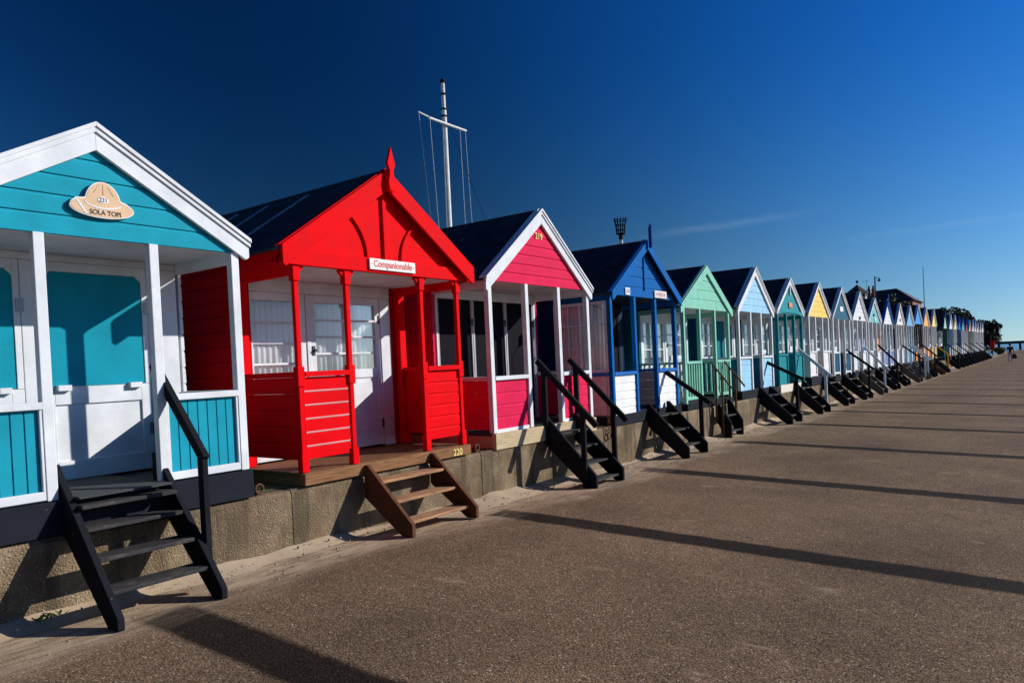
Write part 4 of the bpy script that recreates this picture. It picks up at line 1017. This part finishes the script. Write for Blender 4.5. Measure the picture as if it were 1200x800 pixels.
# ------------------------------------------------------------------ sky, sun, camera
SUN = Vector((1.0, 1.03, .645)).normalized()
w = bpy.data.worlds.new('World'); sc.world = w; w.use_nodes = True; nt = w.node_tree; nt.nodes.clear()
N_ = lambda t: nt.nodes.new('ShaderNode'+t)
sky = N_('TexSky'); sky.sky_type = 'NISHITA'; sky.sun_disc = False; sky.sun_elevation = math.asin(SUN.z); sky.sun_rotation = math.atan2(SUN.x, SUN.y)
sky.air_density = 1.0; sky.dust_density = .25; sky.ozone_density = 4.0
tc = N_('TexCoord'); dot = N_('VectorMath'); dot.operation = 'DOT_PRODUCT'; dot.inputs[1].default_value = SUN; nt.links.new(tc.outputs['Generated'], dot.inputs[0])
def M_(op, a, b):
    m = N_('Math'); m.operation = op
    for i, v in ((0, a), (1, b)):
        if hasattr(v, 'links'): nt.links.new(v, m.inputs[i])
        else: m.inputs[i].default_value = v
    return m.outputs[0]
# light of a clear sky is polarised most at right angles to the sun; a polarising filter darkens it there
c2 = M_('MULTIPLY', dot.outputs['Value'], dot.outputs['Value']); pol = M_('DIVIDE', M_('SUBTRACT', 1.0, c2), M_('ADD', 1.0, c2))
keep = M_('SUBTRACT', 1.0, M_('MULTIPLY', pol, .82))
hs = N_('HueSaturation'); hs.inputs['Saturation'].default_value = 1.3; nt.links.new(sky.outputs[0], hs.inputs['Color'])
vm = N_('VectorMath'); vm.operation = 'SCALE'; tint = N_('Mix'); tint.data_type = 'RGBA'; tint.blend_type = 'MULTIPLY'; tint.inputs[0].default_value = 1; rmp = N_('ValToRGB'); rmp.color_ramp.elements[0].position = .0; rmp.color_ramp.elements[0].color = (1.05, 1.05, 1.06, 1); rmp.color_ramp.elements[1].position = .42; rmp.color_ramp.elements[1].color = (.25, .67, 1.06, 1); rmp.color_ramp.interpolation = 'EASE'; zz = N_('SeparateXYZ'); nt.links.new(tc.outputs['Generated'], zz.inputs[0]); nt.links.new(zz.outputs[2], rmp.inputs[0]); nt.links.new(rmp.outputs[0], tint.inputs[7]); nt.links.new(hs.outputs[0], tint.inputs[6]); nt.links.new(tint.outputs[2], vm.inputs[0])
sep = N_('SeparateXYZ'); cmb = N_('CombineXYZ'); nt.links.new(tc.outputs['Generated'], sep.inputs[0])
for q in (0, 1): nt.links.new(sep.outputs[q], cmb.inputs[q])
nt.links.new(M_('ADD', M_('MAXIMUM', sep.outputs[2], 0.0), .06), cmb.inputs[2]); nt.links.new(cmb.outputs[0], sky.inputs[0]); nt.links.new(keep, vm.inputs['Scale'])
# two faint wisps of high cloud low over the roofs
def wisp(n, c, w, l, amt, col_in):
    d1 = N_('VectorMath'); d1.operation = 'DOT_PRODUCT'; d1.inputs[1].default_value = n; nt.links.new(tc.outputs['Generated'], d1.inputs[0])
    d2 = N_('VectorMath'); d2.operation = 'DISTANCE'; d2.inputs[1].default_value = c; nt.links.new(tc.outputs['Generated'], d2.inputs[0])
    nz = N_('TexNoise'); nz.inputs['Scale'].default_value = 26; nz.inputs['Detail'].default_value = 5; nt.links.new(tc.outputs['Generated'], nz.inputs['Vector'])
    off = M_('ADD', d1.outputs['Value'], M_('MULTIPLY', M_('SUBTRACT', nz.outputs[0], .5), w*1.6))
    a = M_('SUBTRACT', 1.0, M_('MINIMUM', M_('DIVIDE', M_('ABSOLUTE', off, 0), w), 1.0)); b = M_('SUBTRACT', 1.0, M_('MINIMUM', M_('DIVIDE', d2.outputs['Value'], l), 1.0))
    f = M_('MULTIPLY', M_('MULTIPLY', a, b), M_('MULTIPLY', nz.outputs[0], amt))
    mx = N_('Mix'); mx.data_type = 'RGBA'; nt.links.new(f, mx.inputs[0]); nt.links.new(col_in, mx.inputs[6]); mx.inputs[7].default_value = (4.2, 5.2, 6.0, 1); return mx.outputs[2]
skc = wisp((-.0041, .176, -.9844), (-.3343, .9275, .1672), .007, .13, .17, vm.outputs[0])
skc = wisp((.006, .1392, -.9902), (-.0896, .9864, .1381), .006, .13, .09, skc)
bgn = N_('Background'); bgn.inputs['Strength'].default_value = .13; nt.links.new(skc, bgn.inputs[0]); wo = N_('OutputWorld'); nt.links.new(bgn.outputs[0], wo.inputs[0])
ld = bpy.data.lights.new('sun', 'SUN'); ld.energy = 5.0; ld.angle = math.radians(.53); ld.color = (1.0, .955, .89)
lo = bpy.data.objects.new('sun', ld); COL.objects.link(lo); lo.rotation_euler = SUN.to_track_quat('Z', 'Y').to_euler(); lo.location = (30, 20, 20)

cd = bpy.data.cameras.new('camera'); co = bpy.data.objects.new('camera', cd); COL.objects.link(co)
cd.sensor_width = 36; cd.lens = 850/1200*36; cd.shift_y = .035; cd.clip_start = .1; cd.clip_end = 20000
RX = ((.80336118, -.02637786, -.59490758), (.59371707, -.04159801, .80359794), (-.04594416, -.99878617, -.01775724))
m = Matrix.Identity(4)
for i in range(3): m[i][0] = RX[i][0]; m[i][1] = -RX[i][1]; m[i][2] = -RX[i][2]
m.translation = (5.4, 0, 1.647); co.matrix_world = m
sc.camera = co
sc.render.engine = 'CYCLES'
sc.view_settings.view_transform = 'Standard'; sc.view_settings.look = 'None'; sc.view_settings.gamma = 1; sc.view_settings.exposure = .12
sc.view_settings.use_curve_mapping = False
